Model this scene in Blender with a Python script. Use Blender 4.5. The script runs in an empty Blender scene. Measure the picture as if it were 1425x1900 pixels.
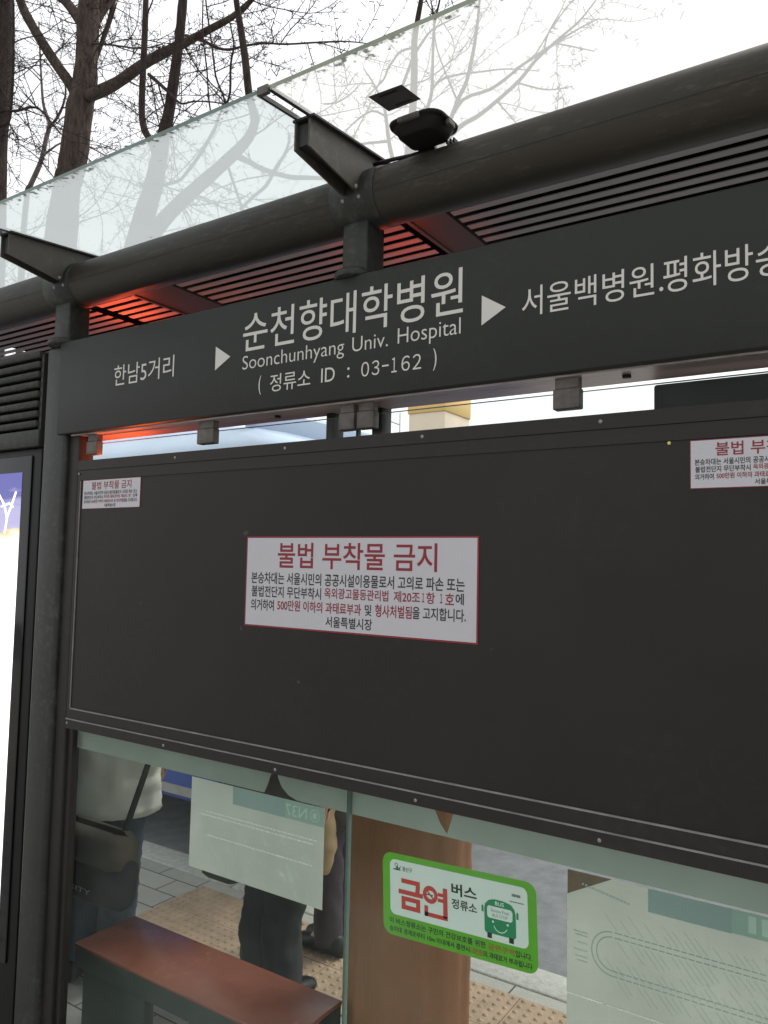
import bpy, bmesh, math, random
from mathutils import Vector, Matrix, noise
R = math.radians
PI = math.pi
S = bpy.context.scene
COL = S.collection

# ------------------------------------------------------------------ camera
cam_d = bpy.data.cameras.new('camera')
cam = bpy.data.objects.new('camera', cam_d); COL.objects.link(cam)
cam_d.sensor_fit = 'VERTICAL'; cam_d.sensor_height = 36.0; cam_d.lens = 36.0 * 1427 / 1900
cam_d.clip_start = 0.05; cam_d.clip_end = 3000
rx_, up_, fw_ = Vector((.83499, .54983, .02172)), Vector((.01914, -.06846, .99747)), Vector((-.54993, .83246, .06769))
mw = Matrix((rx_, up_, -fw_)).transposed().to_4x4()
mw.translation = Vector((0, -1.52, 1.75))
cam.matrix_world = mw
S.camera = cam

# ------------------------------------------------------------------ sky, sun, exposure
SUN_EL, SUN_AZ = 52, 25           # azimuth: degrees from +Y towards +X
W = bpy.data.worlds.new('World'); S.world = W; W.use_nodes = True
nt = W.node_tree; nt.nodes.clear()
sky = nt.nodes.new('ShaderNodeTexSky'); sky.sky_type = 'NISHITA'; sky.sun_disc = False
sky.sun_elevation = R(SUN_EL); sky.sun_rotation = R(SUN_AZ); sky.air_density = 1.0; sky.dust_density = 3.0
hsv = nt.nodes.new('ShaderNodeHueSaturation'); hsv.inputs['Saturation'].default_value = .12
bgn = nt.nodes.new('ShaderNodeBackground'); bgn.inputs['Strength'].default_value = .15
wo = nt.nodes.new('ShaderNodeOutputWorld')
cloud = nt.nodes.new('ShaderNodeMix'); cloud.data_type = 'RGBA'; cloud.inputs['Factor'].default_value = .8   # even overcast over the clear-sky gradient
cloud.inputs[7].default_value = (5.9, 5.95, 6.1, 1)
nt.links.new(sky.outputs[0], hsv.inputs['Color']); nt.links.new(hsv.outputs[0], cloud.inputs[6]); nt.links.new(cloud.outputs[2], bgn.inputs['Color'])
nt.links.new(bgn.outputs[0], wo.inputs['Surface'])
sun_d = bpy.data.lights.new('sun', 'SUN'); sun_d.energy = 1.5; sun_d.angle = R(25); sun_d.color = (1, .95, .88)
sun = bpy.data.objects.new('sun', sun_d); COL.objects.link(sun)
sd = Vector((math.sin(R(SUN_AZ)) * math.cos(R(SUN_EL)), math.cos(R(SUN_AZ)) * math.cos(R(SUN_EL)), math.sin(R(SUN_EL))))
sun.rotation_euler = (-sd).to_track_quat('-Z', 'Y').to_euler(); sun.location = (0, 0, 20)
S.view_settings.view_transform = 'Standard'; S.view_settings.look = 'None'
S.view_settings.exposure = .5; S.view_settings.gamma = 1.0
S.view_settings.use_curve_mapping = False
S.cycles.max_bounces = 10; S.cycles.transparent_max_bounces = 24
S.cycles.sample_clamp_indirect = 4.0
S.cycles.use_denoising = True

# ------------------------------------------------------------------ materials
def mat(name, col, rough=.5, var=.0, vscale=6., bump=.0, bscale=200., metal=0., col2=None, stretch=None, spec=.5, speck=None):
    m = bpy.data.materials.new(name); m.use_nodes = True
    t = m.node_tree; n = t.nodes; l = t.links
    b = n['Principled BSDF']; b.inputs['Roughness'].default_value = rough; b.inputs['Metallic'].default_value = metal
    b.inputs['Specular IOR Level'].default_value = spec
    c4 = (*col, 1)
    b.inputs['Base Color'].default_value = c4
    tc = n.new('ShaderNodeTexCoord'); src = tc.outputs['Object']
    if stretch:
        mp = n.new('ShaderNodeMapping'); mp.inputs['Scale'].default_value = stretch
        l.new(src, mp.inputs[0]); src = mp.outputs[0]
    if var or col2:
        no = n.new('ShaderNodeTexNoise'); no.inputs['Scale'].default_value = vscale; no.inputs['Detail'].default_value = 6
        no.inputs['Roughness'].default_value = .65
        l.new(src, no.inputs['Vector'])
        rp = n.new('ShaderNodeValToRGB'); rp.color_ramp.elements[0].position = .32; rp.color_ramp.elements[1].position = .7
        d = col2 if col2 else tuple(c * (1 - var) for c in col)
        u = col if col2 else tuple(min(1, c * (1 + var)) for c in col)
        rp.color_ramp.elements[0].color = (*d, 1); rp.color_ramp.elements[1].color = (*u, 1)
        l.new(no.outputs['Fac'], rp.inputs['Fac']); l.new(rp.outputs['Color'], b.inputs['Base Color'])
        mr = n.new('ShaderNodeMapRange'); mr.inputs['To Min'].default_value = max(.03, rough - .12); mr.inputs['To Max'].default_value = min(1, rough + .12)
        l.new(no.outputs['Fac'], mr.inputs['Value']); l.new(mr.outputs[0], b.inputs['Roughness'])
    if speck:      # dust, tape residue and scuffs: (colour, amount)
        sc, am = speck
        n4 = n.new('ShaderNodeTexNoise'); n4.inputs['Scale'].default_value = 38; n4.inputs['Detail'].default_value = 9; n4.inputs['Roughness'].default_value = .75
        n5 = n.new('ShaderNodeTexNoise'); n5.inputs['Scale'].default_value = 1.7; n5.inputs['Detail'].default_value = 4
        l.new(src, n4.inputs['Vector']); l.new(src, n5.inputs['Vector'])
        md = n.new('ShaderNodeMath'); md.operation = 'MULTIPLY_ADD'; md.inputs[1].default_value = .55
        l.new(n5.outputs['Fac'], md.inputs[0]); l.new(n4.outputs['Fac'], md.inputs[2])
        m5 = n.new('ShaderNodeMapRange'); m5.inputs['From Min'].default_value = .80; m5.inputs['From Max'].default_value = 1.02; m5.inputs['To Max'].default_value = am
        l.new(md.outputs[0], m5.inputs['Value'])
        mx = n.new('ShaderNodeMix'); mx.data_type = 'RGBA'; mx.inputs[7].default_value = (*sc, 1)
        l.new(m5.outputs[0], mx.inputs['Factor'])
        if b.inputs['Base Color'].links: l.new(b.inputs['Base Color'].links[0].from_socket, mx.inputs[6])
        else: mx.inputs[6].default_value = c4
        l.new(mx.outputs[2], b.inputs['Base Color'])
    if bump:
        n2 = n.new('ShaderNodeTexNoise'); n2.inputs['Scale'].default_value = bscale; n2.inputs['Detail'].default_value = 3
        l.new(src, n2.inputs['Vector'])
        bp = n.new('ShaderNodeBump'); bp.inputs['Strength'].default_value = bump; bp.inputs['Distance'].default_value = .01
        l.new(n2.outputs['Fac'], bp.inputs['Height']); l.new(bp.outputs[0], b.inputs['Normal'])
    return m

def emit(name, col, st):
    m = bpy.data.materials.new(name); m.use_nodes = True; t = m.node_tree; t.nodes.clear()
    e = t.nodes.new('ShaderNodeEmission'); e.inputs[0].default_value = (*col, 1); e.inputs[1].default_value = st
    o = t.nodes.new('ShaderNodeOutputMaterial'); t.links.new(e.outputs[0], o.inputs[0]); return m

def clear_glass(name, tint, refl=.22):
    m = bpy.data.materials.new(name); m.use_nodes = True; t = m.node_tree; t.nodes.clear(); n = t.nodes; l = t.links
    tr = n.new('ShaderNodeBsdfTransparent'); tr.inputs[0].default_value = (*tint, 1)
    gl = n.new('ShaderNodeBsdfGlossy'); gl.inputs['Roughness'].default_value = .02; gl.inputs[0].default_value = (.95, 1, .97, 1)
    fr = n.new('ShaderNodeFresnel'); fr.inputs[0].default_value = 1.5
    mu = n.new('ShaderNodeMath'); mu.operation = 'MULTIPLY'; mu.inputs[1].default_value = refl
    mx = n.new('ShaderNodeMixShader'); o = n.new('ShaderNodeOutputMaterial')
    df = n.new('ShaderNodeBsdfDiffuse'); df.inputs[0].default_value = (.5, .56, .52, 1)      # thin film of dust
    tc = n.new('ShaderNodeTexCoord'); no = n.new('ShaderNodeTexNoise'); no.inputs['Scale'].default_value = 3.5; no.inputs['Detail'].default_value = 7
    l.new(tc.outputs['Object'], no.inputs['Vector'])
    mr = n.new('ShaderNodeMapRange'); mr.inputs['From Min'].default_value = .4; mr.inputs['From Max'].default_value = .8
    mr.inputs['To Min'].default_value = .004; mr.inputs['To Max'].default_value = .035
    l.new(no.outputs['Fac'], mr.inputs['Value'])
    m2 = n.new('ShaderNodeMixShader'); l.new(mr.outputs[0], m2.inputs[0]); l.new(tr.outputs[0], m2.inputs[1]); l.new(df.outputs[0], m2.inputs[2])
    ge = n.new('ShaderNodeNewGeometry'); iv = n.new('ShaderNodeMath'); iv.operation = 'SUBTRACT'; iv.inputs[0].default_value = 1
    l.new(ge.outputs['Backfacing'], iv.inputs[1]); m3 = n.new('ShaderNodeMath'); m3.operation = 'MULTIPLY'
    l.new(fr.outputs[0], mu.inputs[0]); l.new(mu.outputs[0], m3.inputs[0]); l.new(iv.outputs[0], m3.inputs[1]); l.new(m3.outputs[0], mx.inputs[0]); l.new(m2.outputs[0], mx.inputs[1]); l.new(gl.outputs[0], mx.inputs[2])
    l.new(mx.outputs[0], o.inputs[0]); return m

def milky_glass(name, see=.5, tint=(.93, 1, .985), alb=.97):
    # printed canopy glass: part clear, part diffusing; dirt collects towards the outer edge
    m = bpy.data.materials.new(name); m.use_nodes = True; t = m.node_tree; t.nodes.clear(); n = t.nodes; l = t.links
    tr = n.new('ShaderNodeBsdfTransparent'); tr.inputs[0].default_value = (*tint, 1)
    tl = n.new('ShaderNodeBsdfTranslucent'); tl.inputs[0].default_value = (*[c * alb for c in tint], 1)
    df = n.new('ShaderNodeBsdfDiffuse'); df.inputs[0].default_value = (.12, .10, .07, 1)
    mx = n.new('ShaderNodeMixShader'); mx.inputs[0].default_value = 1 - see
    l.new(tr.outputs[0], mx.inputs[1]); l.new(tl.outputs[0], mx.inputs[2])
    tc = n.new('ShaderNodeTexCoord'); no = n.new('ShaderNodeTexNoise'); no.inputs['Scale'].default_value = 60; no.inputs['Detail'].default_value = 6
    n3 = n.new('ShaderNodeTexNoise'); n3.inputs['Scale'].default_value = 4.5; n3.inputs['Detail'].default_value = 3
    l.new(tc.outputs['Object'], no.inputs['Vector']); l.new(tc.outputs['Object'], n3.inputs['Vector'])
    sx = n.new('ShaderNodeSeparateXYZ'); l.new(tc.outputs['Object'], sx.inputs[0])
    ed = n.new('ShaderNodeMapRange'); ed.inputs['From Min'].default_value = -.30; ed.inputs['From Max'].default_value = -.352
    ed.inputs['To Min'].default_value = 0; ed.inputs['To Max'].default_value = .20
    l.new(sx.outputs['Y'], ed.inputs['Value'])
    ad = n.new('ShaderNodeMath'); ad.operation = 'ADD'; l.new(no.outputs['Fac'], ad.inputs[0]); l.new(ed.outputs[0], ad.inputs[1])
    a2 = n.new('ShaderNodeMath'); a2.operation = 'MULTIPLY_ADD'; a2.inputs[1].default_value = .35
    l.new(n3.outputs['Fac'], a2.inputs[0]); l.new(ad.outputs[0], a2.inputs[2])
    mr = n.new('ShaderNodeMapRange'); mr.inputs['From Min'].default_value = .90; mr.inputs['From Max'].default_value = 1.0
    mr.inputs['To Min'].default_value = 0; mr.inputs['To Max'].default_value = .8
    l.new(a2.outputs[0], mr.inputs['Value'])
    m2 = n.new('ShaderNodeMixShader'); l.new(mr.outputs[0], m2.inputs[0]); l.new(mx.outputs[0], m2.inputs[1]); l.new(df.outputs[0], m2.inputs[2])
    o = n.new('ShaderNodeOutputMaterial'); l.new(m2.outputs[0], o.inputs[0]); return m

def film(name, col, see=.0, transl=.5):
    m = bpy.data.materials.new(name); m.use_nodes = True; t = m.node_tree; t.nodes.clear(); n = t.nodes; l = t.links
    tc = n.new('ShaderNodeTexCoord'); no = n.new('ShaderNodeTexNoise'); no.inputs['Scale'].default_value = 7; no.inputs['Detail'].default_value = 5
    l.new(tc.outputs['Object'], no.inputs['Vector'])
    rp = n.new('ShaderNodeValToRGB'); rp.color_ramp.elements[0].position = .3; rp.color_ramp.elements[1].position = .75
    rp.color_ramp.elements[0].color = (*[c * .93 for c in col], 1); rp.color_ramp.elements[1].color = (*[min(1, c * 1.05) for c in col], 1)
    l.new(no.outputs['Fac'], rp.inputs[0])
    df = n.new('ShaderNodeBsdfDiffuse'); tl = n.new('ShaderNodeBsdfTranslucent'); tr = n.new('ShaderNodeBsdfTransparent')
    l.new(rp.outputs[0], df.inputs[0]); l.new(rp.outputs[0], tl.inputs[0])
    m1 = n.new('ShaderNodeMixShader'); m1.inputs[0].default_value = transl; l.new(df.outputs[0], m1.inputs[1]); l.new(tl.outputs[0], m1.inputs[2])
    m2 = n.new('ShaderNodeMixShader'); m2.inputs[0].default_value = see; l.new(m1.outputs[0], m2.inputs[1]); l.new(tr.outputs[0], m2.inputs[2])
    o = n.new('ShaderNodeOutputMaterial'); l.new(m2.outputs[0], o.inputs[0]); return m

M = {}
M['panel'] = mat('panel_paint', (0.015, 0.0135, 0.0118), .5, .28, 1.1, .05, 700, spec=.25, speck=((.05, .046, .04), .16))
M['frame'] = mat('frame_paint', (.019, .0165, .0145), .5, .15, 3.0, .05, 700, spec=.25, speck=((.06, .055, .048), .2))
M['edge'] = mat('lit_edge', (.17, .16, .15), .5, .3, 14)  # pale colour for frame ledges catching skylight
M['sign'] = mat('sign_paint', (.0175, .0198, .0172), .55, .16, 1.6, .04, 700, spec=.25, speck=((.05, .052, .046), .2))
M['pole'] = mat('pole_paint', (.020, .0225, .019), .45, .25, 3.5, .06, 500, spec=.3, speck=((.085, .08, .07), .6))
M['pipe'] = mat('pipe_paint', (.027, .023, .0165), .58, .28, 3.0, .06, 400, stretch=(.5, 2, 2), spec=.35, speck=((.09, .08, .06), .6))
M['bracket'] = mat('bracket_paint', (.055, .049, .041), .5, .2, 4, .04, 500, spec=.35, speck=((.14, .13, .11), .5))
M['dark'] = mat('dark_gap', (.018, .018, .018), .6, .2, 5)
M['slat'] = mat('slat_paint', (.29, .29, .305), .55, .14, 4, .03, 400, spec=.3)
M['ceil'] = mat('ceiling_void', (.004, .004, .004), .95, spec=.05)
M['rafter'] = mat('rafter_paint', (0.042, 0.039, 0.032), .5, .1, 4, spec=.3)
M['clip'] = mat('clip_steel', (0.085, 0.076, 0.066), .5, .45, 30, .15, 300, spec=.4)
M['letter'] = mat('vinyl_letter', (0.52, 0.51, 0.47), .5, .04, 20)
M['notice'] = mat('notice_white', (0.42, 0.42, 0.445), .45, .03, 10)
M['red'] = mat('notice_red', (0.19, 0.004, 0.012), .5)
M['ink'] = mat('notice_ink', (0.01, 0.01, 0.012), .5)
M['screw'] = mat('screw_steel', (.22, .21, .20), .45, .3, 40)
M['glass'] = clear_glass('shelter_glass', (.925, .965, .94))
M['glass_edge'] = mat('glass_edge', (.10, .17, .14), .25, .15, 20)
M['canopy'] = milky_glass('canopy_glass', .27, (.89, .95, .955), .50)
M['canopy_sunlit'] = milky_glass('canopy_glass_sunlit', .44, (1, .995, .97), .57)  # lit copy: sun on the right panes put into tint and albedo
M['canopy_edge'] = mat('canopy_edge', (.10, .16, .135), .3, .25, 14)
M['canopy_edge2'] = mat('canopy_edge_sunlit', (.22, .25, .18), .3, .25, 14)  # lit copy of the pane edge colour
M['frost'] = film('frosted_film', (0.27, 0.31, 0.275), 0, .45)
M['paper'] = film('paper_back', (0.7, 0.7, 0.66), 0, .55)
M['paper_blue'] = film('paper_blue', (0.46, 0.56, 0.56), 0, .5)
M['paper_teal'] = film('paper_teal', (0.5, 0.63, 0.58), 0, .5)
M['paper_pale'] = film('paper_pale', (0.72, 0.84, 0.77), 0, .5)
M['print'] = film('paper_print', (0.58, 0.63, 0.58), 0, .5)
M['print2'] = film('paper_print_dark', (0.47, 0.54, 0.49), 0, .5)
M['green'] = mat('sticker_green', (.10, .36, .012), .4, .05, 10)
M['nswhite'] = mat('sticker_white', (0.66, 0.7, 0.68), .4, .03, 10)
M['nsred'] = mat('sticker_red', (.50, .035, .03), .4)
M['nsink'] = mat('sticker_ink', (.012, .014, .014), .4)
M['busgreen'] = mat('sticker_busgreen', (.005, .21, .09), .4)
M['bench'] = mat('bench_board', (.20, .066, .045), .24, .18, 5, .04, 60)
M['bench_side'] = mat('bench_side', (0.032, 0.04, 0.035), .5, .1, 6)
M['black'] = mat('black_plastic', (0.006, 0.006, 0.0065), .4, .3, 12, .06, 300, spec=.25)
M['blackmat'] = mat('black_housing', (0.008, 0.007, 0.007), .6, .2, 8, spec=.25)
M['grey_label'] = mat('grey_label', (.06, .055, .06), .5, .2, 20)
M['bark'] = mat('tree_bark', (.105, .081, .067), .95, .0, 7, 1.0, 22, col2=(.030, .024, .021), stretch=(3.0, 3.0, .55), spec=.1)
M['bark_dark'] = mat('tree_bark_dark', (.060, .046, .041), .95, .0, 8, 1.0, 24, col2=(.022, .017, .015), stretch=(3.0, 3.0, .6), spec=.1)
M['bark_pale'] = mat('tree_bark_pale', (.20, .17, .155), .9, .0, 6, .6, 30, col2=(.08, .066, .06))
M['lampgrey'] = mat('lamp_grey', (.45, .45, .46), .5, .05, 3)
M['twig'] = mat('twig_bark', (0.048, 0.037, 0.035), .95, .25, 8, spec=.1)

# ------------------------------------------------------------------ mesh helpers
class B:
    def __init__(s): s.v = []; s.f = []; s.mi = []; s.sm = []
    def add(s, vs, fs, m=0, smooth=False):
        o = len(s.v); s.v += [tuple(v) for v in vs]
        for f in fs: s.f.append([o + i for i in f]); s.mi.append(m); s.sm.append(smooth)
    def box(s, x0, x1, y0, y1, z0, z1, m=0, bev=0, seg=2):
        if not bev:
            s.add([(x0,y0,z0),(x1,y0,z0),(x1,y1,z0),(x0,y1,z0),(x0,y0,z1),(x1,y0,z1),(x1,y1,z1),(x0,y1,z1)],
                  [(3,2,1,0),(4,5,6,7),(0,1,5,4),(1,2,6,5),(2,3,7,6),(3,0,4,7)], m); return s
        bm = bmesh.new(); bmesh.ops.create_cube(bm, size=1)
        for v in bm.verts: v.co = Vector(((x0+x1)/2+v.co.x*(x1-x0), (y0+y1)/2+v.co.y*(y1-y0), (z0+z1)/2+v.co.z*(z1-z0)))
        bmesh.ops.bevel(bm, geom=list(bm.edges), offset=bev, segments=seg, affect='EDGES', profile=.5)
        return s.bm(bm, m, True)
    def bm(s, bm, m=0, smooth=False):
        bm.verts.index_update(); o = len(s.v); s.v += [v.co[:] for v in bm.verts]
        for f in bm.faces: s.f.append([o + v.index for v in f.verts]); s.mi.append(m); s.sm.append(smooth)
        bm.free(); return s
    def loft(s, rings, m=0, smooth=True, caps=True):
        n = len(rings[0]); vs = [p for r in rings for p in r]; fs = []
        for i in range(len(rings) - 1):
            for j in range(n): fs.append((i*n+j, i*n+(j+1) % n, (i+1)*n+(j+1) % n, (i+1)*n+j))
        if caps: fs += [tuple(range(n))[::-1], tuple(range((len(rings)-1)*n, len(rings)*n))]
        s.add(vs, fs, m, smooth); return s
    def tube(s, pts, rad, n=8, m=0, smooth=True, caps=True):
        pts = [Vector(p) for p in pts]
        if not hasattr(rad, '__len__'): rad = [rad] * len(pts)
        rings = []; side = None
        for i, p in enumerate(pts):
            d = (pts[min(i+1, len(pts)-1)] - pts[max(i-1, 0)]).normalized()
            if side is None: side = d.orthogonal().normalized()
            side = (side - d * side.dot(d))
            side = side.normalized() if side.length > 1e-5 else d.orthogonal().normalized()
            up = d.cross(side)
            rings.append([p + (side * math.cos(2*PI*k/n) + up * math.sin(2*PI*k/n)) * rad[i] for k in range(n)])
        return s.loft(rings, m, smooth, caps)
    def prism(s, poly, axis, a, b, m=0):
        # 2-D outline extruded along 'x' (poly = y,z), 'y' (poly = x,z) or 'z' (poly = x,y)
        mk = {'x': lambda p, t: (t, p[0], p[1]), 'y': lambda p, t: (p[0], t, p[1]), 'z': lambda p, t: (p[0], p[1], t)}[axis]
        n = len(poly); vs = [mk(p, a) for p in poly] + [mk(p, b) for p in poly]
        fs = [tuple(range(n)), tuple(range(n, 2*n))[::-1]] + [(i, n+i, n+(i+1) % n, (i+1) % n) for i in range(n)]
        bm = bmesh.new(); bv = [bm.verts.new(v) for v in vs]
        for f in fs: bm.faces.new([bv[i] for i in f])
        bmesh.ops.recalc_face_normals(bm, faces=bm.faces)
        big = [f for f in bm.faces if len(f.verts) > 4]
        if big: bmesh.ops.triangulate(bm, faces=big)
        return s.bm(bm, m)
    def flat(s, poly, y, m=0):
        bm = bmesh.new(); f = bm.faces.new([bm.verts.new((p[0], y, p[1])) for p in poly])
        bmesh.ops.recalc_face_normals(bm, faces=bm.faces)
        if f.normal.y > 0: f.normal_flip()
        bmesh.ops.triangulate(bm, faces=[f]); return s.bm(bm, m)
    def ring(s, cx, cz, r0, r1, y, m=0, a0=0, a1=360, n=28):
        vs = []; fs = []
        for i in range(n + 1):
            a = R(a0 + (a1 - a0) * i / n)
            vs += [(cx + r0*math.cos(a), y, cz + r0*math.sin(a)), (cx + r1*math.cos(a), y, cz + r1*math.sin(a))]
        for i in range(n): fs.append((2*i, 2*i+1, 2*i+3, 2*i+2))
        s.add(vs, fs, m); return s
    def sphere(s, c, r, m=0, sc=(1, 1, 1), u=16, v=10):
        bm = bmesh.new(); bmesh.ops.create_uvsphere(bm, u_segments=u, v_segments=v, radius=r)
        for q in bm.verts: q.co = Vector((c[0]+q.co.x*sc[0], c[1]+q.co.y*sc[1], c[2]+q.co.z*sc[2]))
        return s.bm(bm, m, True)
    def build(s, name, mats, parent=None, origin=None):
        me = bpy.data.meshes.new(name)
        vs = s.v
        if origin: vs = [(a-origin[0], b-origin[1], c-origin[2]) for a, b, c in vs]
        me.from_pydata(vs, [], s.f)
        if not isinstance(mats, (list, tuple)): mats = [mats]
        for k in mats: me.materials.append(M[k] if isinstance(k, str) else k)
        me.polygons.foreach_set('material_index', s.mi); me.polygons.foreach_set('use_smooth', s.sm); me.update()
        o = bpy.data.objects.new(name, me); COL.objects.link(o)
        if origin: o.location = origin
        if parent: attach(o, parent)
        return o

def world_of(o):
    m = Matrix.Translation(o.location) @ o.rotation_euler.to_matrix().to_4x4()
    return world_of(o.parent) @ o.matrix_parent_inverse @ m if o.parent else m
def attach(o, parent):
    o.parent = parent; o.matrix_parent_inverse = world_of(parent).inverted()
def tag(o, label, cat, group=None):
    o['label'] = label; o['category'] = cat
    if group: o['group'] = group
    return o
def thing(name, label, cat, loc, group=None):
    o = bpy.data.objects.new(name, None); COL.objects.link(o); o.location = loc; o.empty_display_size = .1
    return tag(o, label, cat, group)
def kind(o, k):
    o['kind'] = k; return o

def text_polys(body, bold=0.0):
    c = bpy.data.curves.new('lettering', 'FONT'); c.body = body; c.resolution_u = 4; c.offset = bold
    o = bpy.data.objects.new('lettering', c)
    me = bpy.data.meshes.new_from_object(o)
    vs = [(v.co.x, v.co.y) for v in me.vertices]; fs = [list(p.vertices) for p in me.polygons]
    bpy.data.objects.remove(o); bpy.data.curves.remove(c); bpy.data.meshes.remove(me)
    return vs, fs
def text(b, body, x0, x1, z0, z1, y, m=0, bold=0.0, mirror=False, f=None):
    vs, fs = text_polys(body, bold)
    ax, bx = min(v[0] for v in vs), max(v[0] for v in vs); az, bz = min(v[1] for v in vs), max(v[1] for v in vs)
    out = []
    for a, c in vs:
        u = (a-ax)/(bx-ax); w = (c-az)/(bz-az)
        if mirror: u = 1-u
        p = (x0+(x1-x0)*u, z0+(z1-z0)*w)
        if f: p = f(*p)
        out.append((p[0], y, p[1]))
    b.add(out, fs, m)

def rrect(x0, x1, z0, z1, r, n=6):
    P = []
    for cx, cz, a in ((x1-r, z1-r, 0), (x0+r, z1-r, 90), (x0+r, z0+r, 180), (x1-r, z0+r, 270)):
        for i in range(n+1): P.append((cx+r*math.cos(R(a+90*i/n)), cz+r*math.sin(R(a+90*i/n))))
    return P

# ------------------------------------------------------------------ the setting
def paver_mat():
    m = mat('pavers', (.30, .29, .27), .85, .0, 5, .25, 90)
    t = m.node_tree; n = t.nodes; l = t.links; b = n['Principled BSDF']
    tc = n.new('ShaderNodeTexCoord'); br = n.new('ShaderNodeTexBrick')
    br.inputs['Color1'].default_value = (.42, .405, .375, 1); br.inputs['Color2'].default_value = (.34, .33, .305, 1); br.inputs['Mortar'].default_value = (.07, .066, .06, 1)
    br.inputs['Scale'].default_value = 1; br.inputs['Brick Width'].default_value = .30; br.inputs['Row Height'].default_value = .15; br.inputs['Mortar Size'].default_value = .004
    no = n.new('ShaderNodeTexNoise'); no.inputs['Scale'].default_value = 12; no.inputs['Detail'].default_value = 8
    mx = n.new('ShaderNodeMix'); mx.data_type = 'RGBA'; mx.blend_type = 'MULTIPLY'; mx.inputs['Factor'].default_value = .55
    rp = n.new('ShaderNodeValToRGB'); rp.color_ramp.elements[0].color = (.55, .53, .5, 1); rp.color_ramp.elements[1].color = (1.15, 1.15, 1.15, 1)
    l.new(tc.outputs['Object'], br.inputs['Vector']); l.new(tc.outputs['Object'], no.inputs['Vector']); l.new(no.outputs['Fac'], rp.inputs[0])
    l.new(br.outputs['Color'], mx.inputs[6]); l.new(rp.outputs[0], mx.inputs[7]); l.new(mx.outputs[2], b.inputs['Base Color'])
    return m
M['paver'] = paver_mat()
M['asphalt'] = mat('asphalt', (.235, .232, .25), .85, .0, 9, .5, 160, col2=(.15, .15, .16))
M['kerb'] = mat('kerb_granite', (.46, .45, .42), .8, .0, 30, .3, 120, col2=(.33, .32, .30))
M['tactile'] = mat('tactile_block', (.44, .31, .215), .75, .0, 8, .3, 120, col2=(.27, .19, .13))
M['soil'] = mat('ground', (.16, .155, .15), .9, .25, .5)

g = B(); g.add([(-900, -900, -.16), (900, -900, -.16), (900, 900, -.16), (-900, 900, -.16)], [(0, 1, 2, 3)])
kind(g.build('ground', 'soil'), 'structure')
g = B(); g.box(-60, 40, -14, 1.60, -.16, 0); kind(g.build('pavement', 'paver'), 'structure')
g = B(); g.add([(-90, 1.84, -.13), (60, 1.84, -.13), (60, 4.5, -.13), (-90, 4.5, -.13)], [(0, 1, 2, 3)])
kind(g.build('road', 'asphalt'), 'structure')
g = B(); g.box(-90, 60, 4.5, 16, -.16, 0); kind(g.build('far_pavement', 'paver'), 'structure')
g = B(); x = -12.0
while x < 9:
    g.box(x, x+.995, 1.603, 1.79, -.15, .006, 0, .012); x += 1.0
g.box(-12, 9, 1.79, 1.87, -.155, -.118, 0)
kind(g.build('kerb', 'kerb'), 'structure')

g = B(); rnd = random.Random(3)
TY0, TY1, TP = 1.0, 1.525, .2625
nx = 18
for i in range(nx):
    for j in range(2):
        xa = -3.13 + i*TP; ya = TY0 + j*TP
        dz = rnd.uniform(0, .0015)
        g.box(xa+.0015, xa+TP-.0015, ya+.0015, ya+TP-.0015, -.01, .004+dz, 0)
        for a in range(6):
            for c in range(6):
                cx = xa + (a+.5)*TP/6; cy = ya + (c+.5)*TP/6; r0, r1 = .0125, .007
                vs = [(cx+r0*math.cos(2*PI*k/8), cy+r0*math.sin(2*PI*k/8), .0035+dz) for k in range(8)] + [(cx+r1*math.cos(2*PI*k/8), cy+r1*math.sin(2*PI*k/8), .0095+dz) for k in range(8)]
                g.add(vs, [(k, (k+1) % 8, 8+(k+1) % 8, 8+k) for k in range(8)] + [tuple(range(8, 16))], 0, True)
kind(g.build('tactile_paving', 'tactile'), 'structure')

# far beige tower seen through the gap over the dark board
M['tower'] = mat('tower_wall', (.86, .69, .55), .8, .05, .2)
M['tower_yellow'] = mat('tower_band', (.80, .54, .20), .7)
M['win'] = mat('dark_window', (.08, .09, .10), .15)
tw = thing('tower_block', 'tall narrow beige tower with yellow top band, far off in gap over dark board', 'tower', (-76.3, 134, -.1))
g = B(); g.box(-80.4, -72.2, 128.5, 139, -.1, 31.9, 0, .15); g.build('wall', 'tower', tw)
g = B(); g.box(-80.6, -72.0, 128.3, 139.2, 31.9, 36, 0, .1); g.build('top_band', 'tower_yellow', tw)
for k in range(6):
    g = B()
    for i in range(3): g.box(-79.4+i*2.5, -78.0+i*2.5, 128.42, 128.6, 4+k*3.4, 5.8+k*3.4)
    g.build('window', 'win', tw)

lp = thing('street_lamp', 'thin grey street lamp far off in the gap beside the beige tower', 'street lamp', (-38.08, 58.5, 0))
g = B(); g.tube([(-38.08, 58.5, 0), (-38.08, 58.5, 15.9)], [.11, .06], 10); g.build('pole', 'lampgrey', lp)
g = B(); g.tube([(-38.08, 58.5, 14.75), (-39.2, 58.5, 15.2), (-40.3, 58.5, 15.5)], .055, 8); g.build('arm', 'lampgrey', lp)
g = B(); g.box(-41.0, -40.2, 58.35, 58.65, 15.45, 15.6, 0, .04); g.build('lamp_head', 'lampgrey', lp)

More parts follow.
